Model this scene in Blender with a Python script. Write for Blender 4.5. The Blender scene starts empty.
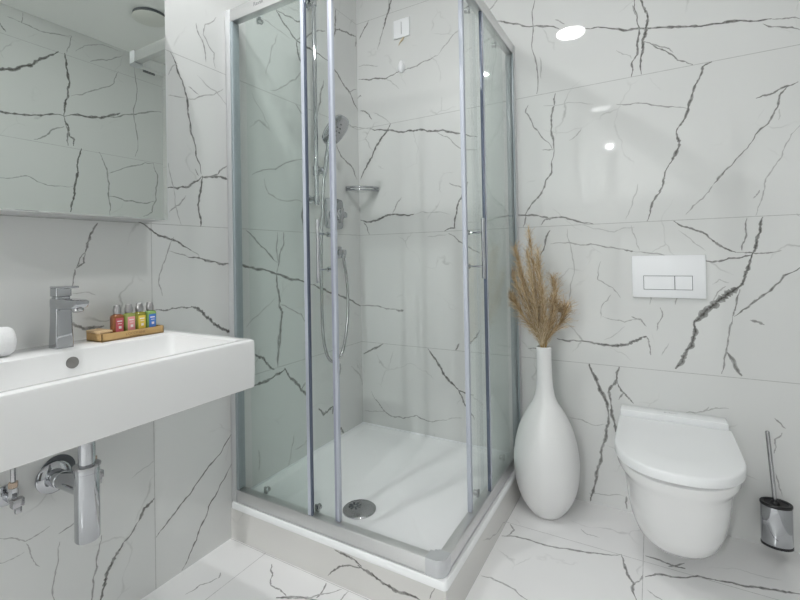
import bpy, bmesh, math, random
from mathutils import Vector, Matrix

# ---------------------------------------------------------------- camera, world, exposure
scene = bpy.context.scene
COL = scene.collection
cam_data = bpy.data.cameras.new('camera')
cam_data.sensor_width = 36.0
cam_data.lens = 440.63 / 800 * 36
cam_data.shift_y = (252.65 - 300) / 800
cam_data.clip_start = 0.02
camera = bpy.data.objects.new('camera', cam_data)
COL.objects.link(camera)
YAW, PITCH, ROLL = 0.5193, 0.0087, -0.0182
f0 = Vector((-math.sin(YAW), math.cos(YAW), 0)); r0 = Vector((math.cos(YAW), math.sin(YAW), 0)); u0 = Vector((0, 0, 1))
fw = f0 * math.cos(PITCH) + u0 * math.sin(PITCH)
u2 = u0 * math.cos(PITCH) - f0 * math.sin(PITCH)
rt = r0 * math.cos(ROLL) + u2 * math.sin(ROLL)
up = u2 * math.cos(ROLL) - r0 * math.sin(ROLL)
mw = Matrix((rt, up, -fw)).transposed().to_4x4()
mw.translation = Vector((1.434, -2.0554, 1.0765))
camera.matrix_world = mw
scene.camera = camera

world = bpy.data.worlds.new('world'); scene.world = world
world.use_nodes = True
world.node_tree.nodes['Background'].inputs[0].default_value = (0.9, 0.93, 1.0, 1)
world.node_tree.nodes['Background'].inputs[1].default_value = 0.3

scene.view_settings.view_transform = 'Standard'
scene.view_settings.look = 'None'
scene.view_settings.gamma = 1.0
scene.view_settings.use_curve_mapping = False
scene.view_settings.exposure = 0.26
scene.cycles.max_bounces = 14
scene.cycles.diffuse_bounces = 8
scene.cycles.glossy_bounces = 6
scene.cycles.transparent_max_bounces = 32
scene.cycles.caustics_reflective = False
scene.cycles.caustics_refractive = False
scene.cycles.sample_clamp_indirect = 4.0
LAMP_STRENGTH = 84.0

rnd = random.Random(7)
PI = math.pi
VEINS = [
('B',9.8,0.90,[0.237,2.485,0.213,2.410,0.193,2.370,0.176,2.318]),
('B',6.6,0.50,[0.176,2.318,0.159,2.276,0.139,2.223]),
('B',7.9,0.75,[0.083,2.401,0.049,2.356,0.019,2.310]),
('B',7.7,0.80,[0.009,2.085,0.080,2.066,0.143,2.061,0.188,2.050,0.236,2.060,0.277,2.071]),
('B',6.3,0.60,[0.277,2.071,0.329,2.075,0.383,2.075,0.444,2.089,0.504,2.103]),
('B',5.5,0.45,[0.504,2.103,0.555,2.150,0.592,2.186,0.645,2.209]),
('B',5.4,0.30,[0.188,2.050,0.235,2.012,0.271,1.978]),
('B',5.6,0.40,[0.012,2.158,0.071,2.152,0.141,2.131]),
('B',11.1,0.90,[0.215,1.800,0.187,1.758,0.152,1.727,0.116,1.686,0.091,1.631,0.049,1.577,0.011,1.517]),
('B',7.3,0.70,[0.015,1.905,0.040,1.900,0.076,1.873,0.095,1.843]),
('B',5.5,0.35,[0.106,1.880,0.164,1.845,0.215,1.800]),
('B',9.4,0.85,[0.074,1.793,0.153,1.777,0.210,1.765,0.322,1.745,0.393,1.739,0.479,1.719,0.562,1.700,0.634,1.681,0.704,1.654]),
('B',5.6,0.40,[0.003,1.814,0.074,1.793]),
('B',5.5,0.50,[0.488,1.711,0.545,1.679,0.585,1.636,0.633,1.602,0.703,1.592]),
('B',7.4,0.60,[-0.000,1.976,0.021,1.992,0.025,1.984]),
('L',7.6,0.85,[-0.625,2.192,-0.604,2.172,-0.558,2.141,-0.519,2.113,-0.494,2.103,-0.438,2.102,-0.362,2.098,-0.281,2.095]),
('L',7.6,0.80,[-0.281,2.095,-0.220,2.075,-0.157,2.033,-0.091,1.998,-0.036,1.939,0.007,1.909]),
('L',6.5,0.70,[-0.622,2.188,-0.566,2.187,-0.498,2.194,-0.435,2.204]),
('L',8.6,0.80,[-0.494,2.103,-0.487,2.056,-0.471,2.019,-0.438,1.988]),
('L',6.4,0.60,[-0.493,2.107,-0.437,2.137,-0.359,2.200,-0.277,2.242]),
('L',6.9,0.70,[-0.188,2.399,-0.193,2.333,-0.194,2.284,-0.208,2.243]),
('L',8.8,0.75,[-0.191,2.289,-0.123,2.307,-0.067,2.315,-0.007,2.330]),
('L',5.7,0.50,[-0.007,2.330,-0.015,2.269]),
('L',4.6,0.40,[-0.441,1.987,-0.504,1.915,-0.573,1.864,-0.665,1.814]),
('L',5.2,0.50,[-0.507,1.801,-0.477,1.774,-0.446,1.747]),
('L',4.4,0.35,[-0.615,2.079,-0.652,2.004,-0.689,1.878]),
('L',6.1,0.60,[-0.300,1.980,-0.320,1.924,-0.327,1.862,-0.342,1.809]),
('L',5.6,0.50,[-0.091,1.981,-0.010,2.027]),
('L',4.5,0.35,[-0.718,2.112,-0.623,2.102,-0.530,2.095]),
('L',7.1,0.70,[-0.201,1.669,-0.168,1.622,-0.102,1.591,-0.053,1.566,-0.020,1.515]),
('L',4.9,0.50,[-0.772,1.427,-0.689,1.462,-0.600,1.497,-0.430,1.546]),
('L',5.6,0.50,[-0.123,1.807,-0.051,1.802,0.007,1.810]),
('B',11.0,0.90,[0.006,1.288,0.043,1.274,0.093,1.278,0.143,1.288,0.201,1.304,0.276,1.298,0.348,1.298]),
('B',6.7,0.70,[0.026,1.271,0.052,1.240,0.065,1.202]),
('B',6.5,0.55,[0.216,1.307,0.235,1.336,0.249,1.368,0.274,1.393]),
('B',5.2,0.35,[0.348,1.298,0.454,1.301,0.554,1.285]),
('B',9.0,0.85,[0.653,1.440,0.628,1.391,0.600,1.341,0.590,1.289,0.578,1.214,0.522,1.202]),
('B',6.0,0.50,[0.552,1.443,0.597,1.424,0.645,1.413]),
('B',6.9,0.65,[0.543,1.189,0.599,1.146,0.646,1.119,0.708,1.084]),
('B',5.1,0.30,[0.425,1.175,0.485,1.182,0.535,1.183]),
('B',6.6,0.60,[-0.008,0.803,0.093,0.804,0.190,0.792,0.246,0.789]),
('B',10.8,0.75,[0.228,0.788,0.276,0.789]),
('B',7.8,0.70,[0.011,0.530,0.068,0.561,0.144,0.599]),
('B',7.0,0.70,[0.569,0.601,0.580,0.617,0.592,0.637]),
('B',6.9,0.60,[0.620,0.620,0.652,0.649,0.700,0.712]),
('L',7.2,0.75,[-0.438,1.460,-0.444,1.387,-0.462,1.335,-0.466,1.203]),
('L',4.9,0.40,[-0.707,1.421,-0.683,1.359,-0.585,1.337,-0.456,1.342]),
('L',8.6,0.85,[-0.870,1.053,-0.814,1.046,-0.748,1.033,-0.647,1.009,-0.535,0.979,-0.429,0.950]),
('L',8.4,0.80,[-0.429,0.950,-0.357,0.925,-0.276,0.897,-0.163,0.866,-0.055,0.820,-0.006,0.801]),
('L',5.5,0.65,[-0.808,1.194,-0.769,1.168,-0.730,1.129,-0.680,1.093,-0.637,1.060]),
('L',5.3,0.60,[-0.597,1.194,-0.597,1.140,-0.627,1.073,-0.643,1.014]),
('L',4.4,0.50,[-0.634,1.192,-0.635,1.066]),
('L',7.1,0.80,[-0.643,1.014,-0.641,0.948,-0.632,0.868,-0.614,0.839,-0.627,0.748,-0.640,0.634]),
('L',4.6,0.45,[-0.623,0.873,-0.558,0.846,-0.489,0.813,-0.455,0.763]),
('L',4.2,0.30,[-0.815,0.802,-0.735,0.853,-0.649,0.909]),
('L',6.6,0.75,[-0.627,0.761,-0.639,0.684,-0.645,0.600]),
('L',8.5,0.85,[-0.771,0.684,-0.723,0.655,-0.698,0.621,-0.664,0.595]),
('L',10.3,0.85,[-0.786,0.554,-0.725,0.558,-0.656,0.572,-0.601,0.583]),
('L',8.8,0.85,[-0.605,0.587,-0.574,0.539,-0.536,0.506,-0.498,0.461,-0.457,0.419,-0.431,0.378]),
('L',5.6,0.60,[-0.498,0.461,-0.483,0.478,-0.470,0.489]),
('L',11.1,0.80,[-0.379,0.338,-0.344,0.297,-0.311,0.302,-0.279,0.314,-0.262,0.313]),
('L',8.2,0.70,[-0.262,0.313,-0.273,0.278]),
('L',8.4,0.70,[-0.213,0.196,-0.196,0.167,-0.176,0.142]),
('L',7.3,0.60,[-0.204,0.523,-0.208,0.461]),
('L',4.5,0.40,[-0.551,0.278,-0.568,0.223,-0.593,0.145]),
('L',4.2,0.35,[-0.763,0.285,-0.754,0.244,-0.761,0.198]),
('L',4.7,0.40,[-0.430,0.227,-0.483,0.204,-0.543,0.202]),
('L',5.6,0.30,[-0.107,0.485,-0.024,0.416,0.028,0.353]),
('B',8.4,0.75,[0.011,0.534,0.068,0.561,0.144,0.599]),
('B',11.2,0.90,[0.415,0.596,0.447,0.556,0.491,0.499,0.520,0.457,0.552,0.430,0.581,0.407]),
('B',8.4,0.80,[0.581,0.404,0.616,0.394,0.662,0.390]),
('B',8.9,0.85,[0.581,0.404,0.607,0.348,0.637,0.308,0.663,0.271]),
('B',7.5,0.75,[0.569,0.601,0.579,0.616,0.589,0.637]),
('B',6.9,0.60,[0.623,0.620,0.655,0.650]),
('B',6.4,0.60,[0.059,0.326,0.082,0.287,0.121,0.252,0.151,0.225,0.206,0.208,0.262,0.209,0.326,0.231,0.344,0.239,0.379,0.226,0.431,0.220,0.516,0.244]),
('B',5.6,0.35,[0.010,0.213,0.081,0.221,0.151,0.225]),
('B',5.0,0.30,[0.516,0.244,0.597,0.266]),
('M',19.3,0.90,[-1.031,2.185,-0.982,2.207,-0.914,2.231,-0.833,2.288,-0.786,2.346,-0.688,2.429]),
('M',15.6,0.90,[-0.655,2.432,-0.648,2.351,-0.628,2.250,-0.637,2.159,-0.657,2.086,-0.663,2.018]),
('M',13.0,0.85,[-0.663,2.018,-0.639,1.960,-0.632,1.897,-0.607,1.888,-0.611,1.839]),
('M',10.4,0.70,[-0.656,1.980,-0.644,1.899,-0.641,1.833]),
('M',13.2,0.85,[-1.033,1.957,-0.984,1.962,-0.916,1.968,-0.789,1.991,-0.659,2.021]),
('M',17.7,0.85,[-0.659,2.021,-0.500,2.059,-0.395,2.092,-0.314,2.137]),
('M',11.0,0.60,[-0.383,2.090,-0.206,2.156,-0.010,2.227]),
('M',8.8,0.60,[-0.824,1.835,-0.762,1.872,-0.732,1.914,-0.662,1.954]),
('M',15.1,0.90,[-0.564,1.832,-0.587,1.743,-0.592,1.645,-0.608,1.558,-0.615,1.485,-0.632,1.405]),
('M',9.7,0.60,[-0.457,1.829,-0.416,1.735,-0.394,1.623,-0.397,1.508,-0.392,1.398]),
('M',6.7,0.50,[-1.004,1.575,-0.919,1.587,-0.857,1.605,-0.755,1.561,-0.614,1.574]),
('M',9.5,0.60,[-0.395,1.534,-0.292,1.511,-0.174,1.509,-0.077,1.532]),
('M',8.0,0.55,[-0.412,1.692,-0.314,1.734,-0.197,1.785,-0.079,1.819]),
('M',9.8,0.55,[-0.079,1.819,-0.046,1.727,-0.060,1.542,-0.092,1.447,-0.162,1.409]),
('M',7.5,0.50,[-0.872,2.592,-0.880,2.528,-0.803,2.522,-0.707,2.536,-0.612,2.562]),
('M',7.8,0.50,[-0.612,2.562,-0.626,2.492,-0.643,2.437]),
('M',8.4,0.50,[-0.507,2.433,-0.403,2.480,-0.292,2.562]),
('M',7.6,0.50,[-0.621,2.164,-0.498,2.237,-0.356,2.334,-0.321,2.432]),
('M',8.8,0.55,[-0.212,2.498,-0.199,2.299,-0.207,2.080,-0.215,1.841]),
('M',6.6,0.40,[-0.873,2.531,-0.946,2.535]),
('M',10.5,0.80,[-0.980,2.482,-0.953,2.442]),
('M',6.8,0.35,[-0.594,2.468,-0.540,2.527,-0.425,2.581,-0.304,2.583]),
('L',6.4,0.85,[-1.125,1.799,-1.102,1.759,-1.081,1.715,-1.067,1.667,-1.061,1.609,-1.049,1.533,-1.031,1.457,-1.010,1.393]),
('L',6.8,0.85,[-1.141,1.326,-1.105,1.328,-1.062,1.339,-1.033,1.363,-1.010,1.383]),
('L',9.2,0.85,[-1.010,1.383,-0.947,1.392,-0.905,1.392,-0.853,1.397]),
('L',5.3,0.70,[-1.010,1.383,-0.938,1.404,-0.887,1.448]),
('L',8.1,0.90,[-1.005,1.387,-1.010,1.353,-1.020,1.311,-1.020,1.244,-1.016,1.200]),
('L',4.7,0.65,[-1.036,1.409,-1.022,1.385]),
('L',4.4,0.60,[-1.057,1.701,-1.038,1.693,-1.017,1.685]),
('L',4.1,0.50,[-1.067,1.654,-1.005,1.682,-0.908,1.741]),
('L',3.5,0.45,[-1.134,1.646,-1.067,1.658]),
('L',3.5,0.40,[-1.133,1.716,-1.098,1.770]),
('L',4.2,0.50,[-1.137,1.242,-1.101,1.270,-1.073,1.308]),
('L',3.5,0.45,[-1.137,1.412,-1.122,1.338,-1.110,1.257,-1.093,1.200]),
('L',4.8,0.60,[-1.023,1.946,-1.008,1.903,-0.990,1.869,-0.984,1.816]),
('L',4.2,0.50,[-0.936,2.008,-0.985,1.958,-0.994,1.916,-0.947,1.865,-0.943,1.808]),
('L',3.8,0.40,[-1.022,1.755,-0.941,1.720,-0.848,1.668]),
('L',6.8,0.90,[-1.242,1.203,-1.198,1.178,-1.173,1.160,-1.127,1.149,-1.091,1.131,-1.054,1.110]),
('L',4.0,0.40,[-1.054,1.110,-1.024,1.093]),
('L',4.2,0.50,[-1.139,1.110,-1.099,1.098,-1.068,1.088]),
('L',7.7,0.85,[-1.068,1.088,-1.012,1.081,-0.952,1.068,-0.889,1.061,-0.850,1.062,-0.769,1.035]),
('L',3.7,0.50,[-1.121,1.158,-1.139,1.120,-1.161,1.066,-1.175,1.023,-1.174,0.992,-1.164,0.958]),
('L',5.2,0.75,[-1.194,0.913,-1.166,0.910,-1.131,0.913,-1.086,0.911,-1.051,0.909]),
('L',12.0,0.90,[-1.059,0.912,-1.035,0.903,-1.003,0.870,-0.965,0.836,-0.921,0.808,-0.882,0.794,-0.850,0.810]),
('L',9.7,0.85,[-1.202,0.298,-1.235,0.282,-1.254,0.249]),
('L',5.6,0.70,[-1.254,0.249,-1.275,0.224,-1.302,0.208]),
('L',9.6,0.90,[-1.300,0.209,-1.325,0.181,-1.347,0.149,-1.356,0.111,-1.372,0.063]),
('L',4.7,0.65,[-1.361,0.266,-1.375,0.211,-1.386,0.150,-1.387,0.073]),
('L',5.7,0.80,[-1.197,0.168,-1.160,0.194,-1.105,0.234,-1.047,0.276,-0.977,0.325,-0.916,0.377,-0.881,0.422]),
('L',6.2,0.80,[-1.109,0.004,-1.070,0.052,-1.039,0.105,-1.000,0.170,-0.949,0.226,-0.887,0.294]),
('L',3.1,0.50,[-1.601,0.394,-1.568,0.373,-1.544,0.351,-1.519,0.354,-1.489,0.362]),
('L',4.2,0.60,[-1.470,0.330,-1.450,0.335,-1.429,0.341]),
('L',2.9,0.50,[-1.542,0.345,-1.534,0.315,-1.513,0.267]),
('L',3.3,0.50,[-1.467,0.307,-1.475,0.243,-1.483,0.203,-1.480,0.138]),
('L',2.6,0.40,[-1.602,0.330,-1.569,0.322,-1.545,0.325]),
('L',3.2,0.35,[-1.273,0.395,-1.236,0.410,-1.201,0.420]),
('F',4.0,0.60,[0.107,-1.168,0.112,-1.118,0.133,-1.090,0.137,-1.070]),
('F',4.1,0.60,[0.140,-1.069,0.123,-1.048]),
('T',7.1,0.90,[0.503,0.112,0.546,0.109,0.580,0.106,0.613,0.093]),
('T',10.4,0.95,[0.597,0.091,0.645,0.081,0.692,0.067,0.752,0.060,0.824,0.061]),
('T',6.5,0.90,[0.613,0.090,0.563,0.080,0.514,0.054,0.474,0.016]),
('T',4.0,0.70,[0.869,0.117,0.852,0.078]),
('F',4.7,0.70,[0.248,-0.932,0.289,-0.968,0.321,-1.007,0.362,-1.006,0.404,-1.020]),
('F',8.1,0.85,[0.376,-1.038,0.422,-1.010,0.491,-0.988,0.597,-0.976]),
('F',5.2,0.70,[0.476,-0.912,0.490,-0.977]),
('F',3.8,0.60,[0.563,-0.907,0.563,-0.953]),
('F',4.5,0.60,[0.404,-1.020,0.472,-0.987,0.508,-0.947,0.539,-0.910]),
('B',8.3,0.80,[0.799,2.195,0.862,2.169,0.983,2.119,1.097,2.076]),
('B',9.5,0.90,[1.196,2.049,1.307,2.019,1.403,1.994,1.510,1.970,1.597,1.950,1.680,1.937,1.758,1.924,1.827,1.913]),
('B',4.7,0.70,[1.827,1.913,1.864,1.904,1.905,1.891]),
('B',5.4,0.75,[1.802,1.902,1.857,1.874,1.904,1.852]),
('B',10.6,0.90,[1.412,2.127,1.428,2.068,1.438,2.020,1.431,1.977,1.418,1.942,1.417,1.892,1.411,1.803]),
('B',7.4,0.85,[1.397,2.131,1.401,2.040,1.402,1.949,1.398,1.887,1.377,1.856,1.374,1.801]),
('B',5.4,0.60,[1.385,2.095,1.398,2.050]),
('B',6.0,0.75,[1.418,1.942,1.464,1.901,1.505,1.870,1.537,1.831,1.587,1.802]),
('B',5.2,0.60,[1.433,1.927,1.494,1.894,1.523,1.865]),
('B',5.5,0.70,[0.995,2.256,0.983,2.119,0.991,1.956,0.992,1.806]),
('B',4.5,0.40,[1.009,1.972,1.013,1.872]),
('B',5.3,0.50,[1.079,2.122,1.119,2.091]),
('B',4.2,0.35,[1.321,1.924,1.373,1.888,1.376,1.875]),
('B',6.2,0.50,[0.768,2.253,0.801,2.271,0.827,2.298]),
('B',8.1,0.80,[1.074,1.794,1.068,1.742,1.054,1.685,1.054,1.609,1.064,1.540]),
('B',7.7,0.80,[1.064,1.540,1.051,1.441,1.012,1.369,0.969,1.316,0.931,1.260]),
('B',6.0,0.65,[0.931,1.260,0.919,1.203]),
('B',5.9,0.65,[0.953,1.763,0.940,1.731,0.976,1.656,1.017,1.598,1.056,1.545]),
('B',5.4,0.60,[1.011,1.548,1.064,1.540]),
('B',8.6,0.85,[1.648,1.799,1.618,1.787,1.599,1.730,1.579,1.668,1.553,1.592,1.527,1.549]),
('B',10.3,0.90,[1.527,1.549,1.536,1.506,1.526,1.470,1.499,1.421]),
('B',8.1,0.85,[1.499,1.421,1.479,1.364,1.465,1.312,1.438,1.269,1.419,1.202]),
('B',6.1,0.80,[1.777,1.633,1.817,1.640,1.849,1.656,1.896,1.670]),
('B',6.5,0.80,[1.865,1.657,1.844,1.631,1.838,1.591,1.810,1.535,1.749,1.454]),
('B',6.4,0.75,[1.749,1.454,1.680,1.379,1.644,1.332]),
('B',4.6,0.50,[1.644,1.332,1.608,1.278,1.552,1.221]),
('B',4.9,0.60,[1.317,1.698,1.386,1.690,1.465,1.664,1.566,1.634]),
('B',4.4,0.30,[1.020,1.747,1.230,1.715]),
('B',4.0,0.45,[1.903,1.519,1.855,1.446,1.823,1.376,1.795,1.318,1.780,1.243,1.768,1.203]),
('B',4.4,0.40,[1.128,1.573,1.160,1.593,1.180,1.619]),
('B',4.1,0.35,[1.390,1.357,1.371,1.297,1.342,1.214]),
('B',8.1,0.80,[0.810,1.260,0.917,1.257,1.001,1.245,1.066,1.238,1.145,1.220,1.220,1.200]),
('B',6.3,0.70,[1.000,1.208,1.017,1.232,1.058,1.238]),
('B',3.6,0.30,[1.843,1.583,1.839,1.543]),
('B',7.7,0.80,[1.039,1.182,1.016,1.122,0.993,1.069]),
('B',5.6,0.60,[1.038,1.121,1.124,1.123,1.206,1.116,1.285,1.099,1.360,1.081]),
('B',8.3,0.70,[1.335,1.085,1.366,1.080]),
('B',4.8,0.50,[1.366,1.080,1.479,1.060,1.602,1.039]),
('B',4.4,0.40,[1.111,1.186,1.130,1.074,1.120,0.940,1.125,0.822]),
('B',7.7,0.85,[1.511,1.198,1.549,1.172,1.593,1.154,1.635,1.118,1.671,1.087,1.707,1.069]),
('B',5.1,0.70,[1.707,1.069,1.747,1.068,1.786,1.064,1.838,1.073]),
('B',6.8,0.80,[1.612,1.039,1.655,1.036,1.716,1.048,1.756,1.059]),
('B',9.5,0.90,[1.788,1.197,1.780,1.142,1.765,1.087,1.754,1.060]),
('B',11.1,0.90,[1.754,1.060,1.741,1.006,1.727,0.962,1.714,0.939]),
('B',24.7,0.95,[1.716,0.942,1.683,0.917,1.646,0.884,1.608,0.844,1.570,0.800]),
('B',16.4,0.95,[1.570,0.800,1.574,0.757,1.562,0.710,1.534,0.662,1.505,0.612]),
('B',5.2,0.65,[1.742,1.197,1.738,1.150,1.727,1.100,1.725,1.075]),
('B',6.7,0.75,[1.716,0.931,1.701,0.861,1.692,0.829]),
('B',7.3,0.80,[1.697,0.829,1.753,0.882,1.812,0.939,1.888,1.012]),
('B',5.7,0.65,[1.692,0.829,1.680,0.758,1.663,0.668,1.654,0.609]),
('B',12.0,0.75,[1.671,0.694,1.693,0.658,1.716,0.608]),
('B',8.8,0.70,[1.744,0.818,1.771,0.812,1.785,0.803]),
('B',7.8,0.80,[1.058,0.698,1.129,0.696,1.211,0.688,1.289,0.685]),
('B',12.5,0.90,[1.224,0.685,1.289,0.685,1.340,0.694,1.377,0.716,1.408,0.734]),
('B',6.1,0.70,[1.408,0.734,1.416,0.705,1.422,0.658]),
('B',4.8,0.60,[1.458,0.853,1.465,0.817,1.448,0.782,1.445,0.758]),
('B',5.7,0.60,[1.355,0.811,1.391,0.799,1.409,0.773]),
('B',4.2,0.45,[1.246,0.806,1.291,0.794,1.329,0.786,1.391,0.806]),
('B',4.2,0.40,[1.239,0.798,1.247,0.856,1.281,0.900]),
('B',4.2,0.45,[1.244,1.040,1.230,0.963,1.288,0.929,1.316,0.887]),
('B',3.9,0.35,[1.527,1.160,1.581,1.105,1.613,1.078]),
('B',4.5,0.45,[1.422,0.863,1.429,0.904]),
('B',4.3,0.45,[1.510,0.866,1.522,0.913]),
('B',4.6,0.50,[1.631,0.884,1.652,0.923,1.674,0.942]),
('B',4.0,0.35,[1.460,0.661,1.484,0.710]),
('B',3.8,0.35,[1.632,0.948,1.653,0.968,1.684,0.955]),
('B',4.2,0.30,[1.251,0.706,1.329,0.768]),
('B',4.1,0.35,[1.362,1.188,1.379,1.131,1.391,1.083]),
('B',3.8,0.30,[1.140,1.207,1.299,1.163,1.374,1.180]),
('B',4.4,0.50,[1.761,1.267,1.781,1.296]),
('B',3.5,0.35,[1.882,1.203,1.891,1.193]),
('B',6.0,0.60,[0.931,0.642,0.969,0.645]),
('B',13.7,0.90,[1.190,0.599,1.210,0.548,1.230,0.489,1.255,0.444,1.260,0.403]),
('B',12.0,0.85,[1.260,0.403,1.252,0.334,1.232,0.247,1.215,0.161,1.196,0.059,1.182,0.007]),
('B',10.1,0.85,[1.306,0.598,1.295,0.545,1.264,0.493,1.271,0.439]),
('B',11.0,0.85,[1.271,0.439,1.275,0.385,1.286,0.323]),
('B',7.5,0.80,[1.294,0.538,1.311,0.500,1.329,0.482,1.356,0.452]),
('B',6.3,0.70,[1.321,0.497,1.301,0.461]),
('B',4.3,0.45,[1.096,0.356,1.156,0.352,1.208,0.337,1.246,0.349]),
('B',4.3,0.45,[1.422,0.423,1.483,0.426,1.549,0.449,1.591,0.456,1.633,0.477,1.673,0.481]),
('B',4.2,0.45,[1.591,0.456,1.612,0.478]),
('B',4.7,0.60,[1.807,0.467,1.823,0.452,1.837,0.435]),
('B',4.7,0.55,[1.827,0.418,1.822,0.405,1.806,0.390,1.809,0.362,1.803,0.339]),
('B',4.0,0.50,[1.806,0.267,1.814,0.234,1.823,0.190]),
('B',4.7,0.40,[1.176,0.040,1.240,0.049,1.314,0.061]),
('B',8.3,0.70,[1.321,0.063,1.323,0.010]),
('F',6.6,0.75,[0.913,-0.400,0.975,-0.378,1.069,-0.378,1.169,-0.356,1.252,-0.333,1.318,-0.302]),
('F',6.6,0.80,[1.318,-0.302,1.338,-0.383,1.362,-0.436,1.371,-0.516]),
('F',4.3,0.60,[1.362,-0.436,1.380,-0.409,1.386,-0.380]),
('F',5.1,0.60,[0.921,-0.310,0.946,-0.343,0.924,-0.399]),
('F',7.6,0.80,[1.392,-0.270,1.436,-0.271,1.474,-0.282,1.511,-0.279]),
('F',5.5,0.70,[1.461,-0.294,1.510,-0.249]),
('F',7.3,0.80,[1.393,-0.387,1.423,-0.356,1.471,-0.345,1.545,-0.299,1.591,-0.295]),
('F',9.6,0.85,[1.591,-0.295,1.682,-0.280,1.749,-0.258,1.814,-0.243]),
('F',4.9,0.60,[0.915,-0.638,0.973,-0.636,1.031,-0.646,1.084,-0.671]),
('F',3.8,0.40,[1.172,-0.213,1.198,-0.238,1.240,-0.236]),
('F',3.8,0.50,[1.399,-0.447,1.445,-0.476]),
('S',4.5,0.40,[-0.592,0.090,-0.441,0.028,-0.275,-0.047]),
('L',6.5,0.85,[-1.362,1.193,-1.373,1.175,-1.383,1.156,-1.389,1.134,-1.395,1.106]),
('L',3.8,0.65,[-1.395,1.106,-1.410,1.088,-1.419,1.060]),
('L',4.3,0.70,[-1.396,1.103,-1.399,1.075,-1.421,1.059]),
('L',4.3,0.70,[-1.423,1.057,-1.427,1.030,-1.430,1.009]),
('L',2.9,0.35,[-1.430,0.988,-1.386,0.988,-1.369,0.978]),
('L',8.7,0.75,[-1.441,0.914,-1.422,0.895,-1.401,0.883,-1.380,0.884,-1.347,0.884])]

# ---------------------------------------------------------------- materials
def mat(name, color, rough=0.5, metal=0.0, spec=0.5, noise=0.0, nscale=30.0, coat=0.0, bump=0.0, bscale=200.0, emit=None):
    m = bpy.data.materials.new(name); m.use_nodes = True
    nt = m.node_tree; b = nt.nodes['Principled BSDF']
    b.inputs['Roughness'].default_value = rough
    b.inputs['Metallic'].default_value = metal
    b.inputs['Specular IOR Level'].default_value = spec
    b.inputs['Coat Weight'].default_value = coat
    b.inputs['Coat Roughness'].default_value = 0.04
    tc = nt.nodes.new('ShaderNodeTexCoord')
    n = nt.nodes.new('ShaderNodeTexNoise'); n.inputs['Scale'].default_value = nscale; n.inputs['Detail'].default_value = 4
    nt.links.new(tc.outputs['Object'], n.inputs['Vector'])
    mx = nt.nodes.new('ShaderNodeMix'); mx.data_type = 'RGBA'
    mx.inputs[6].default_value = (*[max(0, c * (1 - noise)) for c in color], 1)
    mx.inputs[7].default_value = (*[min(1, c * (1 + noise)) for c in color], 1)
    nt.links.new(n.outputs['Fac'], mx.inputs[0]); nt.links.new(mx.outputs[2], b.inputs['Base Color'])
    if bump:
        n2 = nt.nodes.new('ShaderNodeTexNoise'); n2.inputs['Scale'].default_value = bscale
        nt.links.new(tc.outputs['Object'], n2.inputs['Vector'])
        bp = nt.nodes.new('ShaderNodeBump'); bp.inputs['Strength'].default_value = bump; bp.inputs['Distance'].default_value = 0.002
        nt.links.new(n2.outputs['Fac'], bp.inputs['Height']); nt.links.new(bp.outputs['Normal'], b.inputs['Normal'])
    if emit:
        b.inputs['Emission Color'].default_value = (*emit[0], 1); b.inputs['Emission Strength'].default_value = emit[1]
    return m

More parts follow.
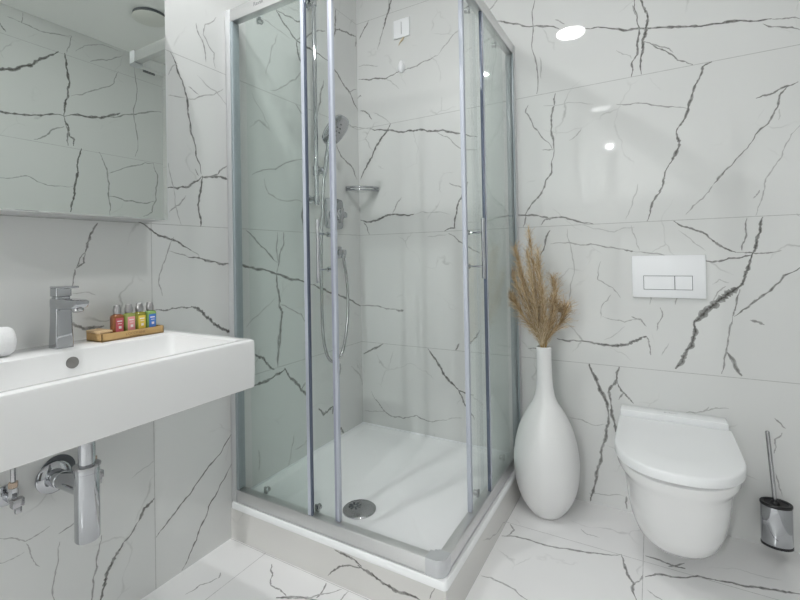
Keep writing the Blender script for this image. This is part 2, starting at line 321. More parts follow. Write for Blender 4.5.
def marble(name, base, rough):
    m = bpy.data.materials.new(name); m.use_nodes = True
    nt = m.node_tree; L = nt.links; N = nt.nodes; b = N['Principled BSDF']
    b.inputs['Roughness'].default_value = rough
    b.inputs['Specular IOR Level'].default_value = 0.5
    tc = N.new('ShaderNodeTexCoord')
    # soft mottling of the slab
    n1 = N.new('ShaderNodeTexNoise'); n1.inputs['Scale'].default_value = 3.0; n1.inputs['Detail'].default_value = 6
    L.new(tc.outputs['Object'], n1.inputs['Vector'])
    mot = N.new('ShaderNodeMix'); mot.data_type = 'RGBA'
    mot.inputs[6].default_value = (*[c * 0.965 for c in base], 1); mot.inputs[7].default_value = (*[min(1, c * 1.03) for c in base], 1)
    L.new(n1.outputs['Fac'], mot.inputs[0])
    # hair-fine pale cracks everywhere
    n2 = N.new('ShaderNodeTexNoise'); n2.inputs['Scale'].default_value = 2.2; n2.inputs['Detail'].default_value = 5
    L.new(tc.outputs['Object'], n2.inputs['Vector'])
    ad = N.new('ShaderNodeMix'); ad.data_type = 'VECTOR'; ad.inputs[0].default_value = 0.30
    L.new(tc.outputs['Object'], ad.inputs[4]); L.new(n2.outputs['Color'], ad.inputs[5])
    vo = N.new('ShaderNodeTexVoronoi'); vo.feature = 'DISTANCE_TO_EDGE'; vo.inputs['Scale'].default_value = 4.2
    L.new(ad.outputs[1], vo.inputs['Vector'])
    rp = N.new('ShaderNodeMapRange'); rp.inputs[1].default_value = 0.0; rp.inputs[2].default_value = 0.012; rp.inputs[3].default_value = 1.0; rp.inputs[4].default_value = 0.0
    L.new(vo.outputs['Distance'], rp.inputs[0])
    n3 = N.new('ShaderNodeTexNoise'); n3.inputs['Scale'].default_value = 5.0; n3.inputs['Detail'].default_value = 3
    L.new(tc.outputs['Object'], n3.inputs['Vector'])
    rp3 = N.new('ShaderNodeMapRange'); rp3.inputs[1].default_value = 0.52; rp3.inputs[2].default_value = 0.72; rp3.inputs[3].default_value = 0.0; rp3.inputs[4].default_value = 0.40
    L.new(n3.outputs['Fac'], rp3.inputs[0])
    fm = N.new('ShaderNodeMath'); fm.operation = 'MULTIPLY'; L.new(rp.outputs[0], fm.inputs[0]); L.new(rp3.outputs[0], fm.inputs[1])
    # the drawn veins and the joints carry their strength on the mesh
    at = N.new('ShaderNodeAttribute'); at.attribute_name = 'vein'
    n4 = N.new('ShaderNodeTexNoise'); n4.inputs['Scale'].default_value = 45.0; n4.inputs['Detail'].default_value = 5; n4.inputs['Roughness'].default_value = 0.7
    L.new(tc.outputs['Object'], n4.inputs['Vector'])
    rp4 = N.new('ShaderNodeMapRange'); rp4.inputs[1].default_value = 0.34; rp4.inputs[2].default_value = 0.56; rp4.inputs[3].default_value = 0.6; rp4.inputs[4].default_value = 1.0
    L.new(n4.outputs['Fac'], rp4.inputs[0])
    vm = N.new('ShaderNodeMath'); vm.operation = 'MULTIPLY'; L.new(at.outputs['Fac'], vm.inputs[0]); L.new(rp4.outputs[0], vm.inputs[1])
    sm = N.new('ShaderNodeMath'); sm.operation = 'MAXIMUM'; L.new(vm.outputs[0], sm.inputs[0]); L.new(fm.outputs[0], sm.inputs[1])
    fin = N.new('ShaderNodeMix'); fin.data_type = 'RGBA'; fin.inputs[7].default_value = (0.04, 0.036, 0.030, 1)
    L.new(mot.outputs[2], fin.inputs[6]); L.new(sm.outputs[0], fin.inputs[0]); L.new(fin.outputs[2], b.inputs['Base Color'])
    return m

def glass_mat(name, tint, refl=0.05):
    m = bpy.data.materials.new(name); m.use_nodes = True
    nt = m.node_tree; L = nt.links; N = nt.nodes
    N.remove(N['Principled BSDF'])
    tr = N.new('ShaderNodeBsdfTransparent'); tr.inputs[0].default_value = (*tint, 1)
    gl = N.new('ShaderNodeBsdfGlossy'); gl.inputs['Roughness'].default_value = 0.0
    lw = N.new('ShaderNodeLayerWeight'); lw.inputs[0].default_value = 0.5
    pw = N.new('ShaderNodeMath'); pw.operation = 'POWER'; pw.inputs[1].default_value = 5.0; L.new(lw.outputs['Facing'], pw.inputs[0])
    ma = N.new('ShaderNodeMath'); ma.operation = 'MULTIPLY_ADD'; ma.inputs[1].default_value = 0.9; ma.inputs[2].default_value = refl; L.new(pw.outputs[0], ma.inputs[0])
    mx = N.new('ShaderNodeMixShader'); L.new(ma.outputs[0], mx.inputs[0]); L.new(tr.outputs[0], mx.inputs[1]); L.new(gl.outputs[0], mx.inputs[2])
    L.new(mx.outputs[0], N['Material Output'].inputs['Surface'])
    return m

M = {}
M['wall'] = marble('veined_wall_tile', (0.674, 0.680, 0.672), 0.025)
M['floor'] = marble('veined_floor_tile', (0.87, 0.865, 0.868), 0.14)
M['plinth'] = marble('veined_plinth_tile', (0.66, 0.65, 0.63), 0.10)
M['ceiling'] = mat('ceiling_paint', (0.86, 0.86, 0.85), 0.9, noise=0.01)
M['ceramic'] = mat('white_ceramic', (0.83, 0.83, 0.83), 0.12, spec=0.5, noise=0.005)
M['acrylic'] = mat('white_acrylic', (0.91, 0.92, 0.93), 0.25, noise=0.005)
M['seat'] = mat('white_seat_plastic', (0.84, 0.85, 0.86), 0.16, noise=0.004)
M['vase'] = mat('white_glazed_vase', (0.80, 0.80, 0.80), 0.28, noise=0.006, nscale=12)
M['plate'] = mat('white_plastic', (0.84, 0.85, 0.87), 0.38, noise=0.004)
M['gap'] = mat('dark_gap', (0.10, 0.11, 0.12), 0.6)
M['chrome'] = mat('chrome', (0.50, 0.51, 0.53), 0.04, metal=1.0, noise=0.02)
M['satin'] = mat('satin_aluminium', (0.74, 0.74, 0.74), 0.32, metal=1.0, noise=0.02, nscale=80)
M['profile'] = mat('light_grey_profile', (0.62, 0.63, 0.64), 0.35, metal=0.35, noise=0.02)
M['steel'] = mat('brushed_steel', (0.46, 0.46, 0.47), 0.22, metal=1.0, noise=0.06, nscale=60)
M['channel'] = mat('blue_grey_channel', (0.30, 0.345, 0.365), 0.3, noise=0.05)
M['bracket'] = mat('pale_bracket', (0.62, 0.63, 0.65), 0.3, metal=0.6, noise=0.03)
M['overflow'] = mat('grey_overflow', (0.26, 0.25, 0.24), 0.4, metal=0.5, noise=0.05)
M['seal'] = mat('grey_blue_edge_seal', (0.33, 0.35, 0.43), 0.35, noise=0.03)
M['strip'] = mat('pale_blue_grey_strip', (0.50, 0.53, 0.60), 0.35, noise=0.03)
M['edge_dark'] = mat('dark_glass_edge', (0.10, 0.12, 0.17), 0.25, noise=0.03)
M['glass'] = glass_mat('green_tinted_glass', (0.972, 0.992, 0.984), 0.025)
M['clear'] = glass_mat('clear_glass', (0.975, 0.985, 0.98), 0.015)
M['mirror'] = mat('mirror_silver', (0.67, 0.71, 0.68), 0.005, metal=1.0, noise=0.002)
M['cab'] = mat('cabinet_grey', (0.55, 0.55, 0.55), 0.4, noise=0.02)
M['black'] = mat('black_plastic', (0.012, 0.012, 0.014), 0.35, noise=0.1)
M['towel'] = mat('white_terry', (0.85, 0.85, 0.86), 0.95, noise=0.03, nscale=150, bump=0.9, bscale=350)
M['card'] = mat('kraft_card', (0.56, 0.36, 0.15), 0.6, noise=0.10, nscale=60)
M['soap'] = mat('pale_kraft_wrap', (0.62, 0.43, 0.24), 0.55, noise=0.08, nscale=60)
M['tape'] = mat('yellowed_tape', (0.62, 0.52, 0.34), 0.6, noise=0.1)
M['ink'] = mat('brown_ink', (0.30, 0.18, 0.07), 0.7)
M['brass'] = mat('brass_nut', (0.48, 0.38, 0.30), 0.25, metal=1.0, noise=0.05)
M['diffuser'] = mat('lamp_diffuser', (0.9, 0.9, 0.9), 0.5, emit=((0.985, 1.0, 1.0), LAMP_STRENGTH))
M['diffuser_dim'] = mat('dim_lamp_diffuser', (0.9, 0.9, 0.9), 0.5, emit=((0.985, 1.0, 1.0), LAMP_STRENGTH * 0.06))
M['diffuser_far'] = mat('far_lamp_diffuser', (0.9, 0.9, 0.9), 0.5, emit=((0.985, 1.0, 1.0), LAMP_STRENGTH * 52))
M['diffuser_spot'] = mat('spot_lamp_diffuser', (0.9, 0.9, 0.9), 0.5, emit=((0.985, 1.0, 1.0), LAMP_STRENGTH * 18))
M['contrast_panel'] = mat('dark_contrast_panel', (0.05, 0.045, 0.04), 0.4, noise=0.1)  # for the unseen panel added to darken the chrome's reflections
M['white_rim'] = mat('white_lamp_rim', (0.82, 0.82, 0.82), 0.4)
M['vent'] = mat('off_white_vent', (0.74, 0.74, 0.70), 0.5)
M['grey_mark'] = mat('grey_print', (0.36, 0.36, 0.37), 0.5)
def hair(name, dark, pale):
    m = bpy.data.materials.new(name); m.use_nodes = True; nt = m.node_tree; b = nt.nodes['Principled BSDF']; b.inputs['Roughness'].default_value = 0.8
    at = nt.nodes.new('ShaderNodeAttribute'); at.attribute_name = 'tone'
    mx = nt.nodes.new('ShaderNodeMix'); mx.data_type = 'RGBA'; mx.inputs[6].default_value = (*dark, 1); mx.inputs[7].default_value = (*pale, 1)
    nt.links.new(at.outputs['Fac'], mx.inputs[0]); nt.links.new(mx.outputs[2], b.inputs['Base Color']); return m
M['pampas'] = hair('dried_pampas', (0.36, 0.23, 0.10), (0.80, 0.66, 0.45))
M['pampas_light'] = hair('pale_pampas', (0.46, 0.32, 0.16), (0.86, 0.75, 0.56))
M['stem'] = mat('straw_stem', (0.58, 0.40, 0.16), 0.7, noise=0.2)
for nm, c in (('red', (0.30, 0.10, 0.03)), ('green', (0.30, 0.36, 0.10)), ('olive', (0.26, 0.25, 0.03)), ('leaf', (0.22, 0.38, 0.10))):
    M['liq_' + nm] = mat('bottle_' + nm, c, 0.12, noise=0.15, nscale=25, coat=0.5)
for nm, c in (('red', (0.55, 0.10, 0.12)), ('pink', (0.78, 0.32, 0.32)), ('yellow', (0.80, 0.60, 0.08)), ('blue', (0.06, 0.20, 0.62))):
    M['lab_' + nm] = mat('label_' + nm, c, 0.5, noise=0.10, nscale=120)
M['cap'] = mat('silver_cap', (0.42, 0.41, 0.41), 0.30, metal=0.9, noise=0.03)
M['lab_print'] = mat('pale_label_print', (0.88, 0.80, 0.78), 0.6)

# ---------------------------------------------------------------- mesh helpers
def V(*a): return Vector(a)
def new(): return bmesh.new()

def box(bm, x0, y0, z0, x1, y1, z1, bev=0.0, seg=2, rot=None):
    r = bmesh.ops.create_cube(bm, size=1.0)
    vs = r['verts']
    c = V((x0 + x1) / 2, (y0 + y1) / 2, (z0 + z1) / 2)
    for v in vs:
        v.co = V(v.co.x * (x1 - x0), v.co.y * (y1 - y0), v.co.z * (z1 - z0))
        if rot: v.co = rot @ v.co
        v.co += c
    if bev:
        es = list({e for v in vs for e in v.link_edges})
        bmesh.ops.bevel(bm, geom=es, offset=bev, segments=seg, profile=0.5, affect='EDGES')
    return bm

def frame_of(d):
    d = d.normalized()
    a = V(0, 0, 1) if abs(d.z) < 0.9 else V(1, 0, 0)
    x = d.cross(a).normalized(); y = d.cross(x).normalized()
    return x, y

def loft(bm, rings, cap=True, closed=True):
    rv = [[bm.verts.new(p) for p in r] for r in rings]
    n = len(rv[0])
    for a, b in zip(rv, rv[1:]):
        for i in range(n if closed else n - 1):
            j = (i + 1) % n
            bm.faces.new((a[i], a[j], b[j], b[i]))
    if cap:
        bm.faces.new(list(reversed(rv[0]))); bm.faces.new(rv[-1])
    return bm

def tube(bm, path, r, n=16, cap=True):
    path = [V(*p) for p in path]; rings = []
    rs = r if isinstance(r, (list, tuple)) else [r] * len(path)
    px = None
    for i, p in enumerate(path):
        d = (path[min(i + 1, len(path) - 1)] - path[max(i - 1, 0)])
        x, y = frame_of(d)
        if px is not None:
            dn = d.normalized(); x = (px - dn * px.dot(dn)).normalized(); y = dn.cross(x)
            y = -y if False else y
        px = x
        rings.append([p + (x * math.cos(t) + y * math.sin(t)) * rs[i] for t in (2 * PI * k / n for k in range(n))])
    return loft(bm, rings, cap)

def cyl(bm, p0, p1, r, n=28, bev=0.0):
    p0, p1 = V(*p0), V(*p1); d = (p1 - p0).normalized()
    if bev: return tube(bm, [p0, p0 + d * 1e-5, p0 + d * bev, p1 - d * bev, p1 - d * 1e-5, p1], [r - bev, r - bev, r, r, r - bev, r - bev], n)
    return tube(bm, [p0, p1], r, n)

def lathe(bm, prof, c, axis=(0, 0, 1), n=40, sx=1.0, sy=1.0):
    c = V(*c); ax = V(*axis).normalized()
    if abs(ax.z) > 0.99: x, y = V(1, 0, 0), V(0, 1, 0)
    else: x, y = frame_of(ax)
    rings = [[c + ax * h + (x * math.cos(t) * sx + y * math.sin(t) * sy) * max(r, 1e-5) for t in (2 * PI * k / n for k in range(n))] for r, h in prof]
    return loft(bm, rings, True)

def rrect(cx, cy, hx, hy, r, n=6):
    pts = []
    for (sx, sy, a0) in ((1, 1, 0), (-1, 1, PI / 2), (-1, -1, PI), (1, -1, 1.5 * PI)):
        for k in range(n + 1):
            a = a0 + k * PI / 2 / n
            pts.append((cx + sx * (hx - r) + r * math.cos(a), cy + sy * (hy - r) + r * math.sin(a)))
    return pts

def smooth_path(pts, n=8):
    P = [V(*p) for p in pts]; P = [P[0] * 2 - P[1]] + P + [P[-1] * 2 - P[-2]]; out = []
    for i in range(1, len(P) - 2):
        for k in range(n):
            t = k / n; a, b, c, d = P[i - 1:i + 3]
            out.append(0.5 * ((2 * b) + (c - a) * t + (2 * a - 5 * b + 4 * c - d) * t * t + (3 * b - a - 3 * c + d) * t ** 3))
    out.append(P[-2]); return out

def obj(name, bm, m, parent=None, smooth=True, label=None, angle=40):
    bmesh.ops.recalc_face_normals(bm, faces=bm.faces[:])
    me = bpy.data.meshes.new(name)
    if parent is not None:
        root = parent
        off = V(0, 0, 0)
        while root is not None: off += root.location; root = root.parent
        for v in bm.verts: v.co -= off
    bm.to_mesh(me); bm.free()
    for mm in (m if isinstance(m, (list, tuple)) else [m]): me.materials.append(mm)
    if smooth:
        me.polygons.foreach_set('use_smooth', [True] * len(me.polygons))
        try: me.set_sharp_from_angle(angle=math.radians(angle))
        except Exception: pass
    o = bpy.data.objects.new(name, me); COL.objects.link(o)
    if parent is not None: o.parent = parent
    if label: o['label'] = label
    return o

def tag(o, label, cat, group=None):
    o['label'] = label; o['category'] = cat
    if group: o['group'] = group
    return o

def thing(name, label, cat, loc, group=None):
    o = bpy.data.objects.new(name, None); COL.objects.link(o)
    o.empty_display_size = 0.05; o.location = loc
    return tag(o, label, cat, group)

def text_bm(s, size, mw_, depth=0.0003):
    cu = bpy.data.curves.new('writing', 'FONT'); cu.body = s; cu.size = size; cu.extrude = depth; cu.align_x = 'CENTER'; cu.align_y = 'CENTER'
    t = bpy.data.objects.new('writing', cu); COL.objects.link(t)
    dg = bpy.context.evaluated_depsgraph_get()
    me = bpy.data.meshes.new_from_object(t.evaluated_get(dg))
    bm = bmesh.new(); bm.from_mesh(me); bm.transform(mw_)
    bpy.data.objects.remove(t); bpy.data.curves.remove(cu); bpy.data.meshes.remove(me)
    return bm

# ---------------------------------------------------------------- veined tile surfaces
W, H, YF = 2.056, 2.60, -5.30
LIFT = 0.0004
def WIDEN(pl, flat):
    n = len(flat) // 2; u = sum(flat[::2]) / n
    du, dv = abs(flat[-2] - flat[0]), abs(flat[-1] - flat[1]); up_ = dv / (du + dv + 1e-6)
    if pl == 'L': return (1.2 if u > -0.9 else 1.05) + (0.9 if u > -0.9 else 0.2) * up_
    if pl == 'B': return 1.05 + 0.1 * up_
    if pl == 'F': return 1.35
    return 1.0
def jag(pts, rr, amp=0.10, depth=3):
    """fractal jitter along a vein so it runs like a natural crack"""
    for _ in range(depth):
        out = [pts[0]]
        for a, b in zip(pts, pts[1:]):
            d = (b[0] - a[0], b[1] - a[1]); l = math.hypot(*d)
            o = rr.uniform(-amp, amp) * l if l > 0.006 else 0
            if l > 0.006: out.append(((a[0] + b[0]) / 2 - d[1] / (l + 1e-9) * o, (a[1] + b[1]) / 2 + d[0] / (l + 1e-9) * o))
            out.append(b)
        pts = out; amp *= 0.85
    return pts

def strip(bm, lay, pts, width, s, to3, rr=None, k=[0]):
    n = len(pts); rows = []
    k[0] += 1; dz = (k[0] % 40) * 4e-6
    for i, p in enumerate(pts):
        a, b = pts[max(i - 1, 0)], pts[min(i + 1, n - 1)]
        d = (b[0] - a[0], b[1] - a[1]); l = math.hypot(*d) + 1e-9
        w = width / 2
        if rr:
            t = i / max(n - 1, 1)
            w *= (0.55 + 0.9 * rr.random()) * (0.35 + 0.65 * min(1, 5 * t, 5 * (1 - t)))
        nx, ny = -d[1] / l * w, d[0] / l * w
        rows.append([(p[0] + nx, p[1] + ny), p, (p[0] - nx, p[1] - ny)])
    vr = []
    for row in rows:
        q = []
        for j, p in enumerate(row):
            v = bm.verts.new(to3(p[0], p[1], LIFT + dz)); v[lay] = s * (1.0 if j == 1 else (0.55 if rr else 1.0)); q.append(v)
        vr.append(q)
    for a, b in zip(vr, vr[1:]):
        for j in (0, 1):
            try: bm.faces.new((a[j], a[j + 1], b[j + 1], b[j]))
            except ValueError: pass

def surface(name, slab, m, keys, to3, joints, clip=None, kind='structure', extra=()):
    bm = new(); lay = bm.verts.layers.float.new('vein')
    box(bm, *slab)
    for v in bm.verts: v[lay] = 0.0
    bmesh.ops.recalc_face_normals(bm, faces=bm.faces[:])
    for (a, b) in joints: strip(bm, lay, [a, b], 0.0022, 0.42, to3)
    rr = random.Random(sum(map(ord, name)))
    for pl, w, s, flat in VEINS:
        if pl not in keys: continue
        pts = list(zip(flat[::2], flat[1::2]))
        if clip: pts = [(min(max(p[0], clip[0]), clip[2]), min(max(p[1], clip[1]), clip[3])) for p in pts]
        strip(bm, lay, jag(pts, rr), w * 0.00090 * WIDEN(pl, flat), min(1, s * 1.08), to3, rr)
    me = bpy.data.meshes.new(name); bm.to_mesh(me); bm.free(); me.materials.append(m)
    o = bpy.data.objects.new(name, me); COL.objects.link(o)
    if kind: o['kind'] = kind
    return o

BACK = lambda u, v, h: (u, -h, v)
LEFT = lambda u, v, h: (h, u, v)
RIGHT = lambda u, v, h: (W - h, u, v)
FLOOR = lambda u, v, h: (u, v, h)
row_z = (0.6, 1.2, 1.8, 2.4)
surface('wall_back', (-0.1, 0.0, -0.1, W + 0.1, 0.1, H + 0.1), M['wall'], 'B', BACK, [((0, z), (W, z)) for z in row_z], (0.0, 0.0, W, H))
surface('wall_left', (-0.1, YF, -0.1, 0.0, 0.0, H + 0.1), M['wall'], 'L', LEFT, [((YF, z), (0, z)) for z in row_z] + [((y, 0), (y, H)) for y in (-1.2, -2.4, -3.6)], (YF, 0.0, 0.0, H))
surface('wall_right', (W, YF, -0.1, W + 0.1, 0.0, H + 0.1), M['wall'], 'M', RIGHT, [((YF, z), (0, z)) for z in (0.624, 1.224, 1.824, 2.424)] + [((y, 0), (y, H)) for y in (-1.2, -2.4)], (YF, 0.0, 0.0, H))
surface('floor', (0.0, YF, -0.1, W, 0.0, 0.0), M['floor'], 'F', FLOOR, [((x, YF), (x, 0)) for x in (0.185, 1.386)] + [((0, y), (W, y)) for y in (-0.305, -0.905, -1.505, -2.105)], (0.0, YF, W, 0.0))
bm = new(); box(bm, 0.0, YF, H, W, 0.0, H + 0.1); o = obj('ceiling', bm, M['ceiling'], smooth=False); o['kind'] = 'structure'
surface('wall_front', (-0.1, YF - 0.1, -0.1, W + 0.1, YF, H + 0.1), M['wall'], '', BACK, [])
bm = new(); box(bm, W - 0.045, -3.30, 0.0, W, -2.35, 2.10, 0.004); o = obj('contrast_panel_1', bm, M['contrast_panel'], smooth=False); o['kind'] = 'structure'  # dark panel added behind the camera so the chrome mirrors something dark
# tiled step carrying the shower tray
def PL_T(u, v, h): return (u, -0.900 - h, v)
def PL_S(u, v, h): return (0.905 + h, u, v)
bm = new(); lay = bm.verts.layers.float.new('vein')
box(bm, 0.0, -0.900, 0.0, 0.905, 0.0, 0.117)
for v in bm.verts: v[lay] = 0.0
rr = random.Random(3)
for pl, w, s, flat in VEINS:
    if pl in 'TS':
        pts = [(a, min(max(b, 0.001), 0.1165)) for a, b in zip(flat[::2], flat[1::2])]
        if pl == 'S': pts = [(min(a, -0.01), b) for a, b in pts]
        else: pts = [(min(a, 0.904), b) for a, b in pts]
        strip(bm, lay, jag(pts, rr), w * 0.00095, s, PL_T if pl == 'T' else PL_S, rr)
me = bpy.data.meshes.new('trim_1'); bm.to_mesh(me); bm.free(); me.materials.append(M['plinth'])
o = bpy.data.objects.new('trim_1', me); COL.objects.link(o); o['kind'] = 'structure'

# ---------------------------------------------------------------- ceiling lights
def ceiling_light(x, y, label, r=0.09, m='diffuser'):
    t = thing('ceiling_light', label, 'ceiling light', (x, y, H), 'round ceiling lights')
    b = new(); lathe(b, [(r, -0.001), (r + 0.014, -0.001), (r + 0.014, -0.012), (r + 0.004, -0.016), (r, -0.012)], (x, y, H)); obj('rim', b, M['white_rim'], t)
    b = new(); lathe(b, [(r - 0.001, -0.004), (r - 0.001, -0.014), (r * 0.93, -0.019), (r * 0.75, -0.023), (r * 0.4, -0.026), (0.001, -0.027)], (x, y, H)); obj('diffuser', b, M[m], t)
ceiling_light(0.98, -1.15, 'round white ceiling light mirrored as the big bright oval above the toilet wall')
ceiling_light(1.00, -2.99, 'round white ceiling light mirrored as the dim middle oval in the toilet wall', 0.095, 'diffuser_dim')
ceiling_light(0.95, -4.84, 'small round ceiling light mirrored as the lowest bright speck in the toilet wall', 0.032, 'diffuser_far')
ceiling_light(0.26, -1.49, 'small round ceiling spotlight above the washbasin mirrored in the back shower wall', 0.022, 'diffuser_spot')

t = thing('ceiling_vent', 'round off-white ceiling vent with a dark gap round it, seen in the mirror', 'vent', (1.455, -0.45, H))
b = new(); lathe(b, [(0.094, 0.0), (0.094, -0.016), (0.09, -0.018)], (1.455, -0.45, H)); obj('collar', b, M['gap'], t)
b = new(); lathe(b, [(0.085, -0.018), (0.098, -0.019), (0.098, -0.024), (0.08, -0.028), (0.01, -0.03)], (1.455, -0.45, H)); obj('disc', b, M['vent'], t)

t = thing('wall_vent', 'small grey vent grille high on the right-hand wall, seen in the mirror', 'vent', (W, -0.105, 2.51))
b = new(); box(b, W - 0.008, -0.150, 2.490, W, -0.060, 2.530, 0.002); obj('frame', b, M['steel'], t)
for k in range(3):
    b = new(); box(b, W - 0.011, -0.146 + k * 0.030, 2.496, W - 0.008, -0.126 + k * 0.030, 2.524); obj('slot', b, M['gap'], t)

# ---------------------------------------------------------------- shower tray
TZ = 0.142
t = thing('shower_tray', 'square white shower tray on the veined tiled step', 'shower tray', (0.0, -0.905, 0.117))
b = new()
outer = rrect(0.4545, -0.4525, 0.4535, 0.4515, 0.012, 4)
def ring(hx, hy, r, z, cx=0.4545, cy=-0.4525): return [V(x, y, z) for x, y in rrect(cx, cy, hx, hy, r, 4)]
rings = [ring(0.4525, 0.4505, 0.012, 0.1175), ring(0.4535, 0.4515, 0.012, 0.1195), ring(0.4535, 0.4515, 0.012, 0.136), ring(0.450, 0.448, 0.012, TZ),
         ring(0.425, 0.423, 0.012, TZ), ring(0.412, 0.410, 0.012, 0.1365), ring(0.402, 0.40, 0.012, 0.1345), ring(0.05, 0.05, 0.012, 0.1325)]
loft(b, rings, True); obj('tray', b, M['acrylic'], t)
b = new(); box(b, 0.0003, -0.86, 0.1405, 0.006, -0.0003, 0.1475, 0.001); box(b, 0.006, -0.006, 0.1405, 0.86, -0.0003, 0.1475, 0.001); obj('sealant', b, M['plate'], t)
DX, DY, DZ = 0.466, -0.703, 0.1345
b = new(); lathe(b, [(0.062, -0.002), (0.062, 0.003), (0.058, 0.006), (0.03, 0.0085), (0.001, 0.0088)], (DX, DY, DZ), n=48); dr = obj('drain_cover', b, M['steel'], t, label='round chrome drain cover')
for k in range(8):
    a = 2 * PI * k / 8; c = V(DX - 0.020, DY, DZ + 0.0080); d = V(math.cos(a), math.sin(a), 0); n_ = V(-d.y, d.x, 0)
    b = new(); p = [c + d * 0.007 + n_ * 0.0026, c + d * 0.024 + n_ * 0.0036, c + d * 0.024 - n_ * 0.0036, c + d * 0.007 - n_ * 0.0026]
    loft(b, [[q for q in p], [q + V(0, 0, 0.0012) for q in p]]); obj('slot', b, M['gap'], dr)

# ---------------------------------------------------------------- shower enclosure
t = thing('shower_enclosure', 'square glass corner shower enclosure with chrome frame and sliding doors', 'shower enclosure', (0.88, -0.88, TZ))
RB, RT = 0.190, 2.000     # top of bottom rail, underside of top rail
b = new(); box(b, 0.0005, -0.898, TZ + 0.0003, 0.027, -0.856, 2.05, 0.004); wp = obj('wall_profile', b, M['profile'], t)
b = new(); box(b, 0.027, -0.8965, RB, 0.040, -0.862, RT, 0.002); obj('channel_seal', b, M['channel'], wp)
b = new(); box(b, 0.858, -0.027, TZ + 0.0003, 0.898, -0.0005, 2.05, 0.004); wp = obj('wall_profile', b, M['profile'], t)
b = new(); box(b, 0.862, -0.040, RB, 0.8965, -0.027, RT, 0.002); obj('channel_seal', b, M['channel'], wp)
def rail(lo, hi, nm):
    b = new(); box(b, 0.027, -0.896, lo, 0.85, -0.862, hi, 0.004); obj(nm, b, M['satin'], t)
    b = new(); box(b, 0.862, -0.85, lo, 0.896, -0.027, hi, 0.004); obj(nm, b, M['satin'], t)
rail(TZ + 0.0005, RB, 'bottom_rail'); rail(RT, 2.050, 'top_rail')
for lo, hi in ((TZ + 0.0005, RB + 0.003), (RT - 0.003, 2.053)):
    b = new()
    pts = []
    for k in range(9):
        a = -PI / 2 + k * PI / 2 / 8; pts.append((0.868 + 0.0295 * math.cos(a), -0.868 + 0.0295 * math.sin(a)))
    pts += [(0.8975, -0.846), (0.859, -0.846), (0.859, -0.858), (0.852, -0.858), (0.852, -0.852), (0.858, -0.852)][:2] + [(0.859, -0.850), (0.850, -0.850), (0.850, -0.859), (0.838, -0.859), (0.838, -0.8975)]
    loft(b, [[V(x, y, z) for x, y in pts] for z in (lo, hi)]); obj('corner_bracket', b, M['bracket'], t)
# maker's scribble on the front top rail (faint and small)
mwt = Matrix.Translation((0.185, -0.8965, 2.028)) @ Matrix.Rotation(PI / 2, 4, 'X')
tb = text_bm('Ravak', 0.022, mwt @ Matrix.Shear('XZ', 4, (0.0, 0.0)))
obj('maker_mark', tb, M['grey_mark'], t, smooth=False)

def swap(a): return (-a[1], -a[0])   # mirror a plan point across the diagonal of the square
def pbox(b, side, u0, v0, z0, u1, v1, z1, bev=0.0):
    """side 0: u along x, v = y; side 1: mirrored on to the other face"""
    if side == 0: box(b, min(u0, u1), min(v0, v1), z0, max(u0, u1), max(v0, v1), z1, bev)
    else: box(b, min(-v0, -v1), min(-u0, -u1), z0, max(-v0, -v1), max(-u0, -u1), z1, bev)
def ppt(side, u, v, z): return (u, v, z) if side == 0 else (-v, -u, z)
for side in (0, 1):
    FE = 0.398 if side == 0 else 0.452          # free edge of the fixed pane
    DE = 0.490 if side == 0 else 0.600          # closing edge of the door
    DS = 0.09 if side == 0 else 0.13
    b = new(); pbox(b, side, 0.040, -0.891, RB - 0.02, FE, -0.885, RT + 0.02); fp = obj('fixed_panel', b, M['glass'], t, smooth=False)
    b = new(); pbox(b, side, FE, -0.893, RB, FE + 0.006, -0.882, RT, 0.001); obj('edge_seal', b, M['edge_dark'], fp)
    b = new(); pbox(b, side, FE - 0.014, -0.8935, RB, FE, -0.8825, RT, 0.002); obj('edge_trim', b, M['strip'], fp)
    b = new(); pbox(b, side, DS, -0.874, RB - 0.01, DE, -0.868, RT + 0.01); dp = obj('sliding_door', b, M['glass'], t, smooth=False)
    b = new(); pbox(b, side, DE, -0.877, RB, DE + 0.010, -0.865, RT, 0.002); obj('edge_seal', b, M['seal'], dp)
    b = new(); pbox(b, side, DE + 0.010, -0.879, RB, DE + 0.020, -0.863, RT, 0.003); obj('magnet_strip', b, M['strip'], dp)
    for u in (DS + 0.06, DE - 0.09):
        for z, s in ((RB + 0.012, 1), (RT - 0.014, -1)):
            b = new(); cyl(b, ppt(side, u, -0.862, z), ppt(side, u, -0.846, z), 0.010, 18, 0.002); pbox(b, side, u - 0.009, -0.866, z - 0.012, u + 0.009, -0.858, z + 0.012, 0.002)
            obj('roller', b, M['steel'], dp)
    hu = 0.470 if side == 0 else 0.560
    b = new()
    cyl(b, ppt(side, hu, -0.918, 0.993), ppt(side, hu, -0.918, 1.207), 0.0065, 18, 0.0015)
    for z in (1.037, 1.157):
        cyl(b, ppt(side, hu, -0.918, z), ppt(side, hu, -0.850, z), 0.004, 14)
        cyl(b, ppt(side, hu, -0.868, z), ppt(side, hu, -0.848, z), 0.009, 18, 0.002)
    obj('handle', b, M['chrome'], dp, label='slim vertical chrome bar handle')

